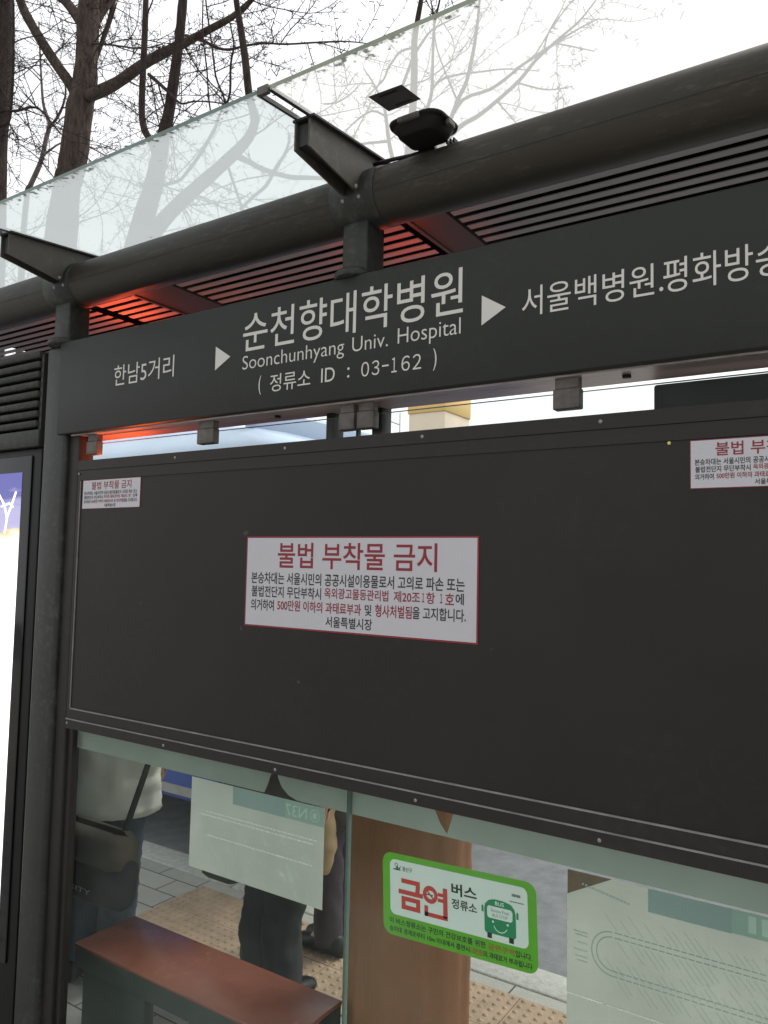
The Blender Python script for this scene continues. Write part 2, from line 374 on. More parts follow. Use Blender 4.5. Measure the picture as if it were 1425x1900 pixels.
# ------------------------------------------------------------------ the bus shelter
sh = thing('bus_shelter', 'dark grey metal bus shelter with round roof pipe and milky glass canopy', 'bus shelter', (-1.1, .3, 0))
for x0, x1 in ((-2.40, -2.275), (.07, .195)):
    g = B(); g.box(x0, x1, .0, .10, 0, 2.462, 0, .014, 3); g.build('post', 'pole', sh)
g = B(); g.box(-2.274, -2.222, .018, .075, 0, 2.155, 0, .004); g.box(-2.222, -2.20, .03, .05, 0, 2.02, 0, .002); g.build('side_channel', 'frame', sh)
for x0, x1 in ((-2.373, -2.29), (-1.152, -1.075), (.09, .17)):
    g = B(); g.box(x0, x1, .004, .084, 2.462, 2.63, 0, .006); g.build('neck', 'pole', sh)
    g = B(); xc = (x0+x1)/2
    ring = lambda z, r: [(xc - .012 + (x1-x0)/2*1.5*r*math.cos(2*PI*k/32), .042 + .068*r*math.sin(2*PI*k/32), z) for k in range(32)]
    g.loft([ring(2.466, .97), ring(2.468, 1), ring(2.481, 1), ring(2.486, .93), ring(2.487, .5)]); g.build('base_flange', 'pole', sh)
PY, PZ, PR = .04, 2.672, .0715
g = B(); xs = [-3.9, -2.40, -2.268, -1.17, -1.04, -.1, .08, .21, 1.2]
g.tube([(x, PY, PZ) for x in (-3.9, 1.2)], PR, 40); pp = g.build('roof_pipe', 'pipe', sh)
g = B()
for a in (R(193), R(205)):
    g.tube([(x, PY+(PR+.0002)*math.cos(a), PZ+(PR+.0002)*math.sin(a)) for x in (-3.9, 1.2)], .0007, 6)
    break
g.build('pipe_seam', 'dark', pp)
for x0, x1 in ((-2.40, -2.262), (-1.172, -1.038), (.06, .20)):
    g = B(); g.tube([(x0, PY, PZ), (x0+.003, PY, PZ), (x1-.003, PY, PZ), (x1, PY, PZ)], [PR+.0005, PR+.003, PR+.003, PR+.0005], 40); s_ = g.build('pipe_sleeve', 'pole', sh)
    g = B(); g.tube([(x1+.0015, PY, PZ), (x1+.0045, PY, PZ)], PR+.0012, 40); g.build('joint_seal', 'dark', sh)
def ztop(y): return 2.757 + .092*(y + .223)
for xc in (-2.305, -1.103, .10):
    prof = [(-.223, ztop(-.223)), (-.223, 2.690), (-.052, 2.664), (.06, 2.66), (.10, ztop(.10))]
    g = B()
    for a, b2 in ((xc-.023, xc-.018), (xc+.018, xc+.023)): g.prism(prof, 'x', a, b2, 0)
    br = g.build('roof_bracket', 'bracket', sh)
    g = B(); g.prism([(-.215, 2.700), (-.215, 2.752), (.05, 2.775), (.05, 2.70)], 'x', xc-.0175, xc+.0175, 0); g.build('bracket_core', 'dark', br)
    g = B(); g.prism([(-.226, ztop(-.226)), (.12, ztop(.12)), (.12, ztop(.12)+.005), (-.226, ztop(-.226)+.005)], 'x', xc-.027, xc+.036, 0); g.build('bracket_flange', 'dark', br)
    for yy, zz, sx in ((-.045, 2.672, -.0245), (-.045, 2.672, .0245), (-.03, 2.652, -.0245), (-.03, 2.652, .0245)):
        g = B(); g.sphere((xc+sx, yy, zz), .0055, 0, u=8, v=6); g.build('bolt', 'screw', br)
    g = B()
    for a, b2 in ((xc-.019, xc-.012), (xc+.015, xc+.024)):
        g.prism([(-.353, ztop(-.353)+.004), (-.353, ztop(-.353)+.013), (-.226, ztop(-.226)+.013), (-.226, ztop(-.226)+.004)], 'x', a, b2, 0)
    g.build('joint_strip', 'dark', br)
    g = B(); g.box(xc-.012, xc+.018, -.361, -.351, ztop(-.35)-.002, ztop(-.35)+.016); g.build('end_cap', 'clip', br)
def canopy(x0, x1, m, e):
    g = B(); a, b2 = -.356, .118
    z0 = lambda y: ztop(y)+.0055; z1 = lambda y: ztop(y)+.0155
    V = [(x0, a, z0(a)), (x1, a, z0(a)), (x1, b2, z0(b2)), (x0, b2, z0(b2)), (x0, a, z1(a)), (x1, a, z1(a)), (x1, b2, z1(b2)), (x0, b2, z1(b2))]
    g.add(V, [(3, 2, 1, 0)], 0); g.add(V, [(0, 1, 5, 4), (1, 2, 6, 5), (2, 3, 7, 6), (3, 0, 4, 7)], 1)
    g.add(V, [(4, 5, 6, 7)], 2)
    return g.build('canopy_pane', [m, e, M['clear_top']], sh)
M['clear_top'] = clear_glass('canopy_top', (.99, 1, .995), .25)
canopy(-3.6, -2.321, 'canopy', 'canopy_edge'); canopy(-2.285, -1.117, 'canopy', 'canopy_edge'); canopy(-1.083, .08, 'canopy_sunlit', 'canopy_edge2'); canopy(.12, 1.2, 'canopy_sunlit', 'canopy_edge2')
# ceiling: slatted panels between rafters, solid roof deck above
for x0, x1, y1 in ((-3.7, -3.42, .42), (-3.40, -2.42, 1.25), (-2.36, -2.14, 1.25), (-1.945, -1.075, 1.25), (-.925, .06, 1.25), (.2, 1.2, 1.25)):
    g = B(); y = .108
    while y < y1:
        g.box(x0, x1, y, y+.0245, 2.650, 2.6525); y += .0467
    g.build('ceiling_slats', 'slat', sh)
g = B(); g.box(-3.75, -3.41, .10, .46, 2.72, 2.74); g.box(-3.41, 1.25, .10, 1.32, 2.72, 2.74); g.build('roof_deck', 'ceil', sh)
for x0, x1 in ((-2.125, -1.95), (-1.03, -.93), (.07, .19)):
    g = B(); g.box(x0, x1, .09, 1.25, 2.644, 2.719); g.box(x0-.012, x0-.0005, .12, 1.25, 2.640, 2.66); g.build('rafter', 'rafter', sh)
g = B(); g.box(-3.25, 1.25, 1.252, 1.32, 2.60, 2.719, 0, .006); g.build('roof_fascia', 'frame', sh)
# clips that hold the glass under the sign
for x0, x1 in ((-2.188, -2.135), (-1.673, -1.607), (-1.162, -1.114), (-1.106, -1.055), (-.595, -.536)):
    g = B(); g.box(x0, x1, .020, .046, 2.084, 2.128, 0, .003); g.box(x0+.004, x1-.004, .024, .046, 2.129, 2.1502); g.build('glass_clip', 'clip', sh)
for x0, x1 in ((-1.262, -1.236), (-1.112, -1.082)):
    g = B(); g.box(x0, x1, .098, .145, 1.235, 2.20, 0, .003); g.build('hanger_plate', 'frame', sh)
# wall glass: three panes with a tight joint
GY0, GY1 = .050, .062
for x0, x1 in ((-2.225, -1.1275), (-1.1205, .02), (.027, .07)):
    g = B(); g.box(x0, x1, GY0, GY1, .16, 2.125)
    g.mi = [0 if k in (2, 4) else 1 for k in range(6)]
    g.build('wall_pane', ['glass', 'glass_edge'], sh)
g = B(); g.box(-2.222, .07, .04, .075, .10, .159, 0, .003); g.build('bottom_rail', 'frame', sh)

# heat lamps tucked behind the sign and the board: the red glow
M['lamp'] = emit('red_lamp', (1, .045, .008), 30)
def heat_lamp(x, y, z, power, g_=.085):
    t = bpy.data.lights.new('heat_glow', 'POINT'); t.energy = power; t.color = (1, g_, .012); t.shadow_soft_size = .03
    g = B(); g.tube([(x, .098, z-.06), (x, max(y, .112), z-.06)], .012, 10); g.loft([[(x+r*math.cos(2*PI*k/20), y+r*math.sin(2*PI*k/20), zz) for k in range(20)] for r, zz in ((.02, z-.075), (.06, z-.055), (.09, z+.045), (.086, z+.045), (.05, z-.045))])
    h = g.build('heat_lamp', 'black', sh)
    g = B(); g.sphere((x, y, z-.005), .022); g.build('bulb', 'lamp', h)
    l = bpy.data.objects.new('heat_glow', t); COL.objects.link(l); l.location = (x, y, z+.026); attach(l, h)
heat_lamp(-2.33, .25, 2.49, 2.3)
heat_lamp(-2.10, .112, 1.965, 4.5, .12)
heat_lamp(-1.12, .25, 2.49, .14)

# ------------------------------------------------------------------ stop name sign
sg = thing('stop_name_sign', 'long dark grey sign board with white Korean bus stop name and arrows', 'sign', (-1.1, .06, 2.155))
g = B(); g.box(-2.312, .068, -.008, .133, 2.155, 2.466, 0, .004); g.build('board', ['sign'], sg)
g = B(); g.box(-2.26, .03, .012, .128, 2.1505, 2.1548); M['tray'] = mat('sign_underside', (.36, .31, .30), .3, .35, 5, .15, 40, metal=.25, stretch=(.4, 3, 3)); un = g.build('underside_tray', 'tray', sg)
for x in (-.45, -1.4):
    g = B(); g.tube([(x, .06, 2.1506), (x, .06, 2.145)], .009, 10); g.build('tray_bolt', 'black', sg)
g = B(); LY = -.0088
text(g, '한남5거리', -2.022, -1.748, 2.286, 2.351, LY)
text(g, '순천향대학병원', -1.474, -.797, 2.319, 2.427, LY, bold=.003)
text(g, 'Soonchunhyang', -1.473, -1.128, 2.2595, 2.309, LY, bold=-.007)
text(g, 'Univ.', -1.103, -.998, 2.271, 2.3075, LY, bold=-.007)
text(g, 'Hospital', -.970, -.802, 2.2605, 2.310, LY, bold=-.007)
for ch, xa, xb, za, zb in (('(', -1.411, -1.402, 2.196, 2.248), ('정류소', -1.370, -1.233, 2.199, 2.246), ('ID', -1.198, -1.155, 2.205, 2.241), (':', -1.1165, -1.1095, 2.208, 2.234),
                           ('０', -1.074, -1.051, 2.205, 2.241), ('３', -1.043, -1.021, 2.205, 2.241), ('１', -.986, -.971, 2.205, 2.241), ('６', -.958, -.935, 2.205, 2.241), ('２', -.927, -.904, 2.205, 2.241), (')', -.872, -.863, 2.196, 2.248)):
    text(g, ch, xa, xb, za, zb, LY)
g.flat([(-1.013, 2.2225), (-.994, 2.2225), (-.994, 2.2265), (-1.013, 2.2265)], LY)
text(g, '서울백병원.', -.654, -.360, 2.286, 2.350, LY)
text(g, '평화방송', -.360, -.148, 2.285, 2.352, LY)
for x in (-1.578, -.750): g.flat([(x, 2.283), (x+.058, 2.315), (x, 2.351)], LY)
g.build('lettering', 'letter', sg)

# ------------------------------------------------------------------ dark board under the sign
nb = thing('notice_board', 'wide blank dark brown metal board with stepped frame and small screws', 'board', (-1.1, .03, 1.21))
g = B(); g.box(-2.186, .06, .0, .030, 1.27, 2.0, 0); g.build('board_panel', 'panel', nb)
X0, X1 = -2.19, .062
g = B(); g.box(X0, X1, -.0045, .047, 2.0305, 2.061); g.box(X0, X1, -.0025, .04, 1.998, 2.029); g.box(X0, X1, -.001, .03, 2.0292, 2.0304)
g.box(X0, X1, -.0025, .04, 1.2425, 1.275); g.box(X0, X1, -.0045, .047, 1.213, 1.2422)
g.box(X0, X0+.016, -.0025, .04, 1.2752, 1.9978); fr = g.build('board_frame', 'frame', nb)
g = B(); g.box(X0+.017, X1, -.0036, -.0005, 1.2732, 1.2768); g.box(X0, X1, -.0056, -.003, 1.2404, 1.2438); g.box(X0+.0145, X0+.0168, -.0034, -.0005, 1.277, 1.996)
g.build('lit_edge', 'edge', fr)  # skylight on the ledge edges, drawn as pale strips
for x, z in [(x, z) for x in (-1.733, -1.315, -.900, -.484, -.07) for z in (2.046, 1.2245)] + [(-2.183, 2.019), (-2.183, 1.229)]:
    g = B(); g.sphere((x, -.0048, z), .0042, 0, (1, .35, 1), 10, 6); g.build('screw', 'screw', nb)
M['residue'] = mat('tape_residue', (.042, .039, .035), .8, .4, 60)
rnd = random.Random(4)
for x, z, r in ((-1.452, 1.571, .006), (-1.447, 1.826, .008), (-1.25, 1.45, .005), (-1.86, 1.62, .004), (-.72, 1.573, .004)):
    g = B(); n = 11
    g.flat([(x + r*rnd.uniform(.35, 1.2)*math.cos(2*PI*i/n)*1.3, z + r*rnd.uniform(.35, 1.2)*math.sin(2*PI*i/n)) for i in range(n)], -.0004); g.build('tape_residue', 'residue', nb)
g = B(); g.sphere((-.352, -.001, 1.9935), .0035, 0, (1, .5, 1), 10, 6); M['yel'] = mat('yellow_dot', (.6, .5, .1), .4); g.build('pin', 'yel', nb)

# ------------------------------------------------------------------ warning notices on the board
NW, NH = .689, .236
def notice():
    o = thing('warning_notice', 'large white warning notice with red border at the middle of the dark board', 'notice', (-1.0967, 0, 1.698), 'white warning notices on the dark board')
    ox, oz = -1.0967, 1.698
    U = lambda u: ox + (u-.5)*NW
    V = lambda v: oz + (v-.5)*NH
    g = B(); g.box(U(0), U(1), -.0012, -.0002, V(0), V(1)); rb = g.build('red_border', 'red', o)
    g = B(); g.box(U(.006), U(.994), -.0016, -.0013, V(.017), V(.983)); g.build('sheet', 'notice', o)
    g = B(); y = -.0020
    T = lambda s, a, b2, c, d, m=0, bold=0.: text(g, s, U(a), U(b2), V(c), V(d), y, m, bold)
    T('불법 부착물 금지', .161, .849, .655, .932, 0, .012)
    for s_, u0, u1 in (('옥외광고물등관리법', .387, .661), ('제20조', .683, .786), ('１', .794, .803), ('항', .810, .843), ('１', .862, .871), ('호', .881, .914)):
        T(s_, u0, u1, .350 if s_ != '１' else .362, .460 if s_ != '１' else .452, 0, .014)
    T('500만원 이하의 과태료부과', .166, .549, .193, .310, 0, .016)
    T('형사처벌됨', .608, .755, .193, .318, 0, .016)
    g.build('red_lettering', 'red', o)
    g = B()
    T('본승차대는 서울시민의 공공시설이용물로서 고의로 파손 또는', .031, .951, .476, .606, 0, .016)
    T('불법전단지 무단부착시', .034, .372, .330, .455, 0, .016)
    T('에', .919, .949, .354, .462, 0, .016)
    T('의거하여', .033, .149, .180, .304, 0, .016)
    T('및', .565, .593, .196, .309, 0, .016)
    T('을 고지합니다.', .758, .957, .196, .318, 0, .016)
    T('서울특별시장', .395, .597, .052, .165, 0, .016)
    g.build('lettering', 'ink', o)
    return o
n0 = notice()
def copy_tree(o, parent=None):
    c = o.copy(); COL.objects.link(c)
    if parent:
        inv = o.matrix_parent_inverse.copy(); c.parent = parent; c.matrix_parent_inverse = inv
    for ch in o.children: copy_tree(ch, c)
    return c
for loc, sc, lab in (((-2.023, 0, 1.951), .407, 'small white warning notice at the upper left corner of the dark board'),
                     ((-.174, 0, 1.9495), .407, 'small white warning notice cut off at the right edge of the dark board')):
    c = copy_tree(n0); c.location = loc; c.scale = (sc, 1, sc*.96); c['label'] = lab

# ------------------------------------------------------------------ frosted strip and papers on the glass
K = 1.0425
def k(x, z): return (x*K, 1.75 + (z-1.75)*K)
top, bot = 1.75 + (1.23-1.75)*K, 1.75 + (1.160-1.75)*K
xl = -2.225
strip = [(xl, top), (xl, bot), k(-1.352, 1.1605), k(-1.340, 1.185), k(-1.333, 1.205), k(-1.322, 1.225), k(-1.314, 1.225), k(-1.306, 1.203), k(-1.294, 1.184), k(-1.272, 1.168), k(-1.243, 1.160),
         (-1.1275, bot), (-1.1275, top)]
g = B(); g.flat(strip, .0636)
strip2 = [(-1.1205, top), (-1.1205, bot), (.02, bot), (.02, top), k(-.79, 1.23), k(-.805, 1.214), k(-.812, 1.192), k(-.8205, 1.166), k(-.838, 1.186), k(-.853, 1.214), k(-.857, 1.23)]
g.flat(strip2, .0636)
o = g.build('frosted_strip', 'frost', origin=(-1.1, .0636, 1.15)); tag(o, 'pale green frosted film strip with torn bits along the glass below the dark board', 'film')
a, b2 = k(-1.618, .918), k(-1.158, 1.1565)
pl = thing('route_poster', 'pale paper poster with faint blue band and mirrored N37 seen from behind', 'poster', ((a[0]+b2[0])/2, .067, a[1]), 'route posters taped inside the glass')
g = B(); g.box(a[0], b2[0], .0652, .0660, a[1], b2[1]); g.build('sheet', 'paper', pl)
g = B(); p, q = k(-1.462, 1.111), k(-1.1585, 1.1563); p2 = k(-1.282, 1.12)
g.box(p[0], p2[0], .0648, .0651, p[1], q[1]); g.build('dark_band', 'paper_blue', pl)
g = B(); g.box(p2[0], q[0], .0648, .0651, p[1], q[1]); g.build('pale_band', 'paper_teal', pl)
g = B(); p, q = k(-1.281, 1.119), k(-1.212, 1.147); text(g, 'N37', p[0], q[0], p[1], q[1], .0645, mirror=True)
p = k(-1.187, 1.1335); g.ring(p[0], p[1], .0135, .0155, .0645); g.flat([(p[0]-.006, p[1]-.007), (p[0]+.006, p[1]-.007), (p[0]+.006, p[1]+.007), (p[0]-.006, p[1]+.007)], .0645)
g.build('route_number', 'paper_pale', pl)
g = B(); rnd = random.Random(8)
for zz, xa, xb in ((1.073, -1.56, -1.19), (1.063, -1.58, -1.19), (1.012, -1.55, -1.20)):
    x = xa
    while x < xb:
        w = rnd.uniform(.006, .016); p, q = k(x, zz), k(x+w, zz+.0028); g.box(p[0], q[0], .0648, .0651, p[1], q[1]); x += w+.004
for i in range(46):
    x = rnd.uniform(-1.59, -1.2); z = rnd.uniform(.94, 1.06); L = rnd.uniform(.012, .03)
    p, q = k(x, z), k(x+L*.5, z-L*.8); g.flat([p, (p[0]+.002, p[1]), (q[0]+.002, q[1]), q], .0649)
g.build('faint_print', mat('print_faint', (.68, .74, .68), .8), pl)
# right-hand poster: map with a loop line, corner folded down
pr_ = thing('route_poster', 'pale paper poster with teal band and looped route line, cut off by right edge', 'poster', (-.25, .067, .80), 'route posters taped inside the glass')
c1, c2 = k(-.5495, 1.107), k(-.462, 1.154)
g = B(); g.prism([c1, c2, k(.05, 1.1565), k(.05, .9205), k(-.5495, .9205)], 'y', .0652, .0660); g.build('sheet', 'paper', pr_)
g = B(); g.prism([k(-.5495, .9185), k(.05, .9185), k(.05, .66), k(-.5495, .66)], 'y', .0654, .0662); g.build('lower_sheet', 'paper', pr_)
g = B(); p, q = k(-.393, 1.112), k(-.2485, 1.155); g.box(p[0], q[0], .0648, .0651, p[1], q[1]); g.build('dark_band', 'paper_blue', pr_)
g = B(); p, q = k(-.2485, 1.1135), k(.04, 1.155); g.box(p[0], q[0], .0648, .0651, p[1], q[1]); g.build('pale_band', 'paper_teal', pr_)
g = B()
for xa in (-.2215, -.200): p, q = k(xa, 1.121), k(xa+.0125, 1.150); text(g, '1', p[0], q[0], p[1], q[1], .0645, mirror=True)
g.build('route_number', 'paper_pale', pr_)
g = B(); cz, rr = 1.0165, .0405; cx = -.4595
for off in (0, .0095):
    r = rr - off
    P = [(cx + r*math.cos(R(t)), cz + r*math.sin(R(t))) for t in range(90, 271, 10)]
    P = [(x, cz+r) for x in [.04 - i*.013 for i in range(int((.04-cx)/.013))]] + P + [(x, cz-r) for x in [cx + i*.013 for i in range(int((.04-cx)/.013))]]
    for i in range(len(P)-1):
        p_, q_ = Vector(P[i]), Vector(P[i+1]); d = (q_-p_)
        straight = abs(d.y) < 1e-6
        if straight: q_ = p_ + d*.8
        nn = Vector((-d.y, d.x)).normalized()*.0012
        g.flat([k(*(p_+nn)), k(*(q_+nn)), k(*(q_-nn)), k(*(p_-nn))], .0648)
g.build('loop_line', 'print2', pr_)
g = B(); rnd = random.Random(5)
for row, sgn in ((cz+.044, 1), (cz+.026, -1), (cz-.036, 1), (cz-.046, -1)):
    x = -.452
    while x < .03:
        L = rnd.uniform(.02, .05); w = .0022
        e = (x-L*.62, row+L*.72) if sgn > 0 else (x+L*.62, row-L*.72)
        g.flat([k(x, row), k(x+w, row), k(e[0]+w, e[1]), k(*e)], .0649); x += rnd.choice((.0125, .0125, .025))
for i, zz in enumerate((1.04, 1.034, 1.02, 1.006, .994, .986)):
    p, q = k(-.536+.004*(i % 3), zz), k(-.508, zz+.0022); g.box(p[0], q[0], .0648, .0651, p[1], q[1])
p, q = k(-.545+.03, 1.128), k(-.43, 1.134)
for i in range(14):
    a_ = k(-.52+i*.0068, 1.131-i*.0012); g.box(a_[0], a_[0]+.0045, .0648, .0651, a_[1], a_[1]+.004)
g.build('map_print', 'print', pr_)
g = B(); g.prism([c1, k(-.5495, 1.1535), c2], 'y', .0668, .0676); M['brownp'] = mat('brown_backing', (.13, .085, .05), .7, .25, 20); g.build('brown_backing', 'brownp', pr_)

# ------------------------------------------------------------------ no-smoking sticker
NS0, NS1 = k(-.984, .9155), k(-.611, 1.0945)
sw, shh = NS1[0]-NS0[0], NS1[1]-NS0[1]
ns = thing('no_smoking_sticker', 'green bordered no smoking sticker with small green bus picture on the glass', 'sticker', ((NS0[0]+NS1[0])/2, .064, (NS0[1]+NS1[1])/2))
tilt = R(2.35); scx, scz = (NS0[0]+NS1[0])/2, (NS0[1]+NS1[1])/2 + .0085
def F(u, v):
    a, c = (u-.5)*sw, ((v-.022-.072*u)/.905-.5)*shh
    # v was read in the upright frame; undo the tilt, then turn
    return (scx + a*math.cos(tilt) - c*math.sin(tilt), scz + a*math.sin(tilt) + c*math.cos(tilt))
def G(u, v):
    a, c = (u-.5)*sw, (v-.5)*shh
    return (scx + a*math.cos(tilt) - c*math.sin(tilt), scz + a*math.sin(tilt) + c*math.cos(tilt))
def rr(u0, u1, v0, v1, r, y, m=0, g=None):
    P = rrect(u0*sw, u1*sw, v0*shh, v1*shh, r); g.flat([G(a/sw, c/shh) for a, c in P], y, m)
SY = .0649
g = B(); rr(0, 1, 0, 1, .024, SY, 0, g); g.build('backing', 'green', ns)
g = B(); rr(.052, .947, .255, .925, .014, SY-.0003, 0, g); g.build('white_field', 'nswhite', ns)
g = B(); y = SY-.0006
TT = lambda s, u0, u1, v0, v1, bold=0., m=0, yy=y: text(g, s, u0, u1, v0, v1, yy, m, bold, f=lambda a, c: G(a, c))
TT('금', .113, .283, .345, .715, .035); TT('ㅇ', .285, .383, .50, .69, .03)
for u0, u1, v0, v1 in ((.419, .448, .36, .71), (.383, .42, .60, .642), (.383, .42, .535, .577), (.292, .317, .335, .46), (.292, .448, .335, .385)):
    g.flat([G(u0, v0), G(u1, v0), G(u1, v1), G(u0, v1)], y)
cc = G(.333, .596); g.ring(cc[0], cc[1], .0165, .0195, y-.0002); 
def bar(g, c, ang, L, w, y, m=0):
    dx, dz = math.cos(R(ang)), math.sin(R(ang))
    g.flat([(c[0]-dx*L-dz*w, c[1]-dz*L+dx*w), (c[0]+dx*L-dz*w, c[1]+dz*L+dx*w), (c[0]+dx*L+dz*w, c[1]+dz*L-dx*w), (c[0]-dx*L+dz*w, c[1]-dz*L-dx*w)], y, m)
bar(g, cc, -42, .0175, .0016, y-.0003); g.build('red_lettering', 'nsred', ns)
g = B(); TT('버스', .475, .638, .655, .80, .03); TT('정류소', .475, .638, .505, .62, .022); TT('용산구', .142, .21, .80, .86, .01)
bar(g, G(.328, .594), 0, .0095, .0013, y-.0001)
lg = lambda u, v: G(u, v)
g.flat([lg(.078, .80), lg(.128, .80), lg(.128, .815), lg(.078, .815)], y); g.flat([lg(.092, .818), lg(.108, .85), lg(.114, .818)], y); g.flat([lg(.113, .82), lg(.135, .868), lg(.122, .818)], y)
g.ring(*lg(.098, .862), .003, .0044, y)
TT('이 버스정류소는 구민의 건강보호를 위한', .045, .688, .142, .215, .012); TT('입니다.', .868, .965, .142, .215, .012)
TT('승차대 경계로부터 10m 이내에서 흡연시', .045, .585, .045, .115, .012); TT('의 과태료가 부과됩니다', .672, .965, .045, .115, .012)
for i in range(7): g.flat([G(.855+i*.0075, .80), G(.860+i*.0075, .80), G(.860+i*.0075, .83), G(.855+i*.0075, .83)], y)
for i in range(9): g.flat([G(.842+i*.0095, .735), G(.848+i*.0095, .735), G(.848+i*.0095, .748), G(.842+i*.0095, .748)], y)
g.build('lettering', 'nsink', ns)
g = B(); TT('금연구역', .702, .86, .142, .215, .012); TT('10만원', .594, .668, .045, .115, .012); g.build('orange_lettering', mat('sticker_orange', (.30, .09, .01), .5), ns)
g = B(); y = SY-.0006
body = [(.684, .35), (.684, .60), (.690, .655), (.712, .70), (.745, .722), (.80, .722), (.848, .70), (.868, .655), (.875, .60), (.875, .35), (.864, .33), (.695, .33)]
g.flat([G(*p) for p in body], y)
for u0, u1 in ((.667, .68), (.879, .892)): g.flat([G(u0, .555), G(u1, .555), G(u1, .62), G((u0+u1)/2, .635), G(u0, .62)], y)
bs = g.build('bus_picture', 'busgreen', ns)
g = B(); rr(.702, .856, .505, .64, .006, y-.0003, 0, g)
text(g, 'BUS', .752, .806, .658, .702, y-.0003, 0, .02, f=G)
c_ = G(.782, .452); g.ring(c_[0], c_[1], .0155, .0172, y-.0003, 0, 200, 340, 14)
for u, v in ((.737, .468), (.826, .468)): p = G(u, v); g.ring(p[0], p[1], 0, .0026, y-.0003, 0, 0, 360, 10)
g.build('bus_face', 'nswhite', ns)
g = B(); text(g, 'Smoke Free', .725, .834, .578, .615, y-.0006, 0, 0, f=G); text(g, 'BUS STOP', .735, .826, .525, .56, y-.0006, 0, 0, f=G); g.build('window_lettering', mat('grey_ink', (.2, .27, .24), .5), ns)
g = B()
for u0 in (.700, .832): g.flat([G(u0, .275), G(u0+.028, .275), G(u0+.028, .335), G(u0, .335)], y-.0001)
g.build('bus_wheel', 'nsink', ns)

# ------------------------------------------------------------------ things on the canopy and behind the sign
g = B(); z = lambda y: ztop(y)+.0048
V = [(-.931, -.209), (-.846, -.207), (-.843, -.133), (-.928, -.131)]
g.add([(a, b_, z(b_)) for a, b_ in V] + [(a, b_, z(b_)-.0008) for a, b_ in V], [(0, 1, 2, 3), (7, 6, 5, 4), (0, 4, 5, 1), (1, 5, 6, 2), (2, 6, 7, 3), (3, 7, 4, 0)])
ls = thing('roof_sticker', 'dark grey rectangular sticker stuck under the milky canopy glass', 'sticker', (-.887, -.17, 2.76))
g.build('label_sheet', 'grey_label', ls)
g = B(); 
for i in range(9): a_ = -.912+i*.0052; g.add([(a_, -.199, z(-.199)-.0012), (a_+.004, -.199, z(-.199)-.0012), (a_+.004, -.191, z(-.191)-.0012), (a_, -.191, z(-.191)-.0012)], [(0, 1, 2, 3)])
for i in range(8): a_ = -.90+i*.0052; g.add([(a_, -.149, z(-.149)-.0012), (a_+.004, -.149, z(-.149)-.0012), (a_+.004, -.141, z(-.141)-.0012), (a_, -.141, z(-.141)-.0012)], [(0, 1, 2, 3)])
g.build('faint_print', 'black', ls)
fl = thing('floodlight', 'black rounded floodlight mounted on top of the roof pipe', 'floodlight', (-.885, -.02, 2.73))
def rl(z, gx, r):
    P = rrect(-.948-gx, -.824+gx, -.104-gx, .010+gx, r); return [(a, b_, z - (b_+.05)*-.05) for a, b_ in P]
g = B(); g.loft([rl(2.731, -.02, .014), rl(2.733, -.014, .02), rl(2.752, -.003, .028), rl(2.757, 0, .03), rl(2.757, .006, .034), rl(2.763, .008, .036), rl(2.766, .004, .034), rl(2.767, -.01, .03)], 0, True); g.build('housing', 'blackmat', fl)
g = B(); g.box(-.90, -.884, .0, .03, 2.728, 2.742, 0, .002); g.tube([(-.893, .005, 2.735), (-.905, .03, 2.732), (-.93, .035, 2.745)], .006, 8)
for i in range(3): g.box(-.853+i*.009, -.849+i*.009, .0, .028, 2.735, 2.745)
g.build('mount', 'black', fl)
g = B(); g.tube([(-.885, .012, 2.742), (-.95, .005, 2.7365), (-1.0, -.006, 2.735), (-1.045, -.02, 2.728)], .005, 8); g.build('cable', 'black', fl)
g = B(); g.box(-.915, -.86, -.118, -.108, 2.746, 2.758, 0, .002); g.build('latch', 'clip', fl); g = B(); g.box(-.822, -.812, -.06, -.03, 2.744, 2.756, 0, .002); g.build('latch', 'clip', fl)

tb = thing('arrival_display', 'black box display hanging behind the sign, its top showing over the dark board', 'display', (-.2, .36, 1.95))
g = B(); g.box(-.457, .35, .302, .42, 1.93, 2.182, 0, .006); g.build('casing', 'black', tb)
g = B(); g.box(-.40, .30, .4195, .4215, 1.965, 2.15); g.build('screen', 'win', tb)
g = B(); g.tube([(-.05, .36, 2.18), (-.05, .36, 2.645)], .015, 10); g.build('hanger', 'black', tb)

# lit advertising kiosk at the left
kk = thing('advertising_kiosk', 'tall black kiosk with bright lit screen and louvred top beside the left post', 'kiosk', (-3.0, .1, 0))
g = B(); g.box(-3.35, -2.432, .02, .20, .15, 2.125, 0, .004); g.build('casing', 'black', kk)
g = B(); g.box(-3.35, -2.478, .012, .0195, .40, 2.10, 0, .003); g.build('bezel', mat('glossy_bezel', (.006, .006, .007), .08), kk)
g = B(); g.box(-3.35, -2.425, .0, .19, 2.127, 2.186, 0, .004); g.build('cap_band', 'pole', kk)
g = B(); zz = 2.196
while zz < 2.46:
    g.box(-3.35, -2.445, .0, .045, zz, zz+.0225, 0, .002, 1); zz += .0345
g.build('louvre', 'pole', kk)
g = B(); g.box(-3.35, -2.43, .06, .12, 2.187, 2.478); g.box(-2.443, -2.43, .01, .06, 2.187, 2.45); g.build('louvre_back', 'dark', kk)
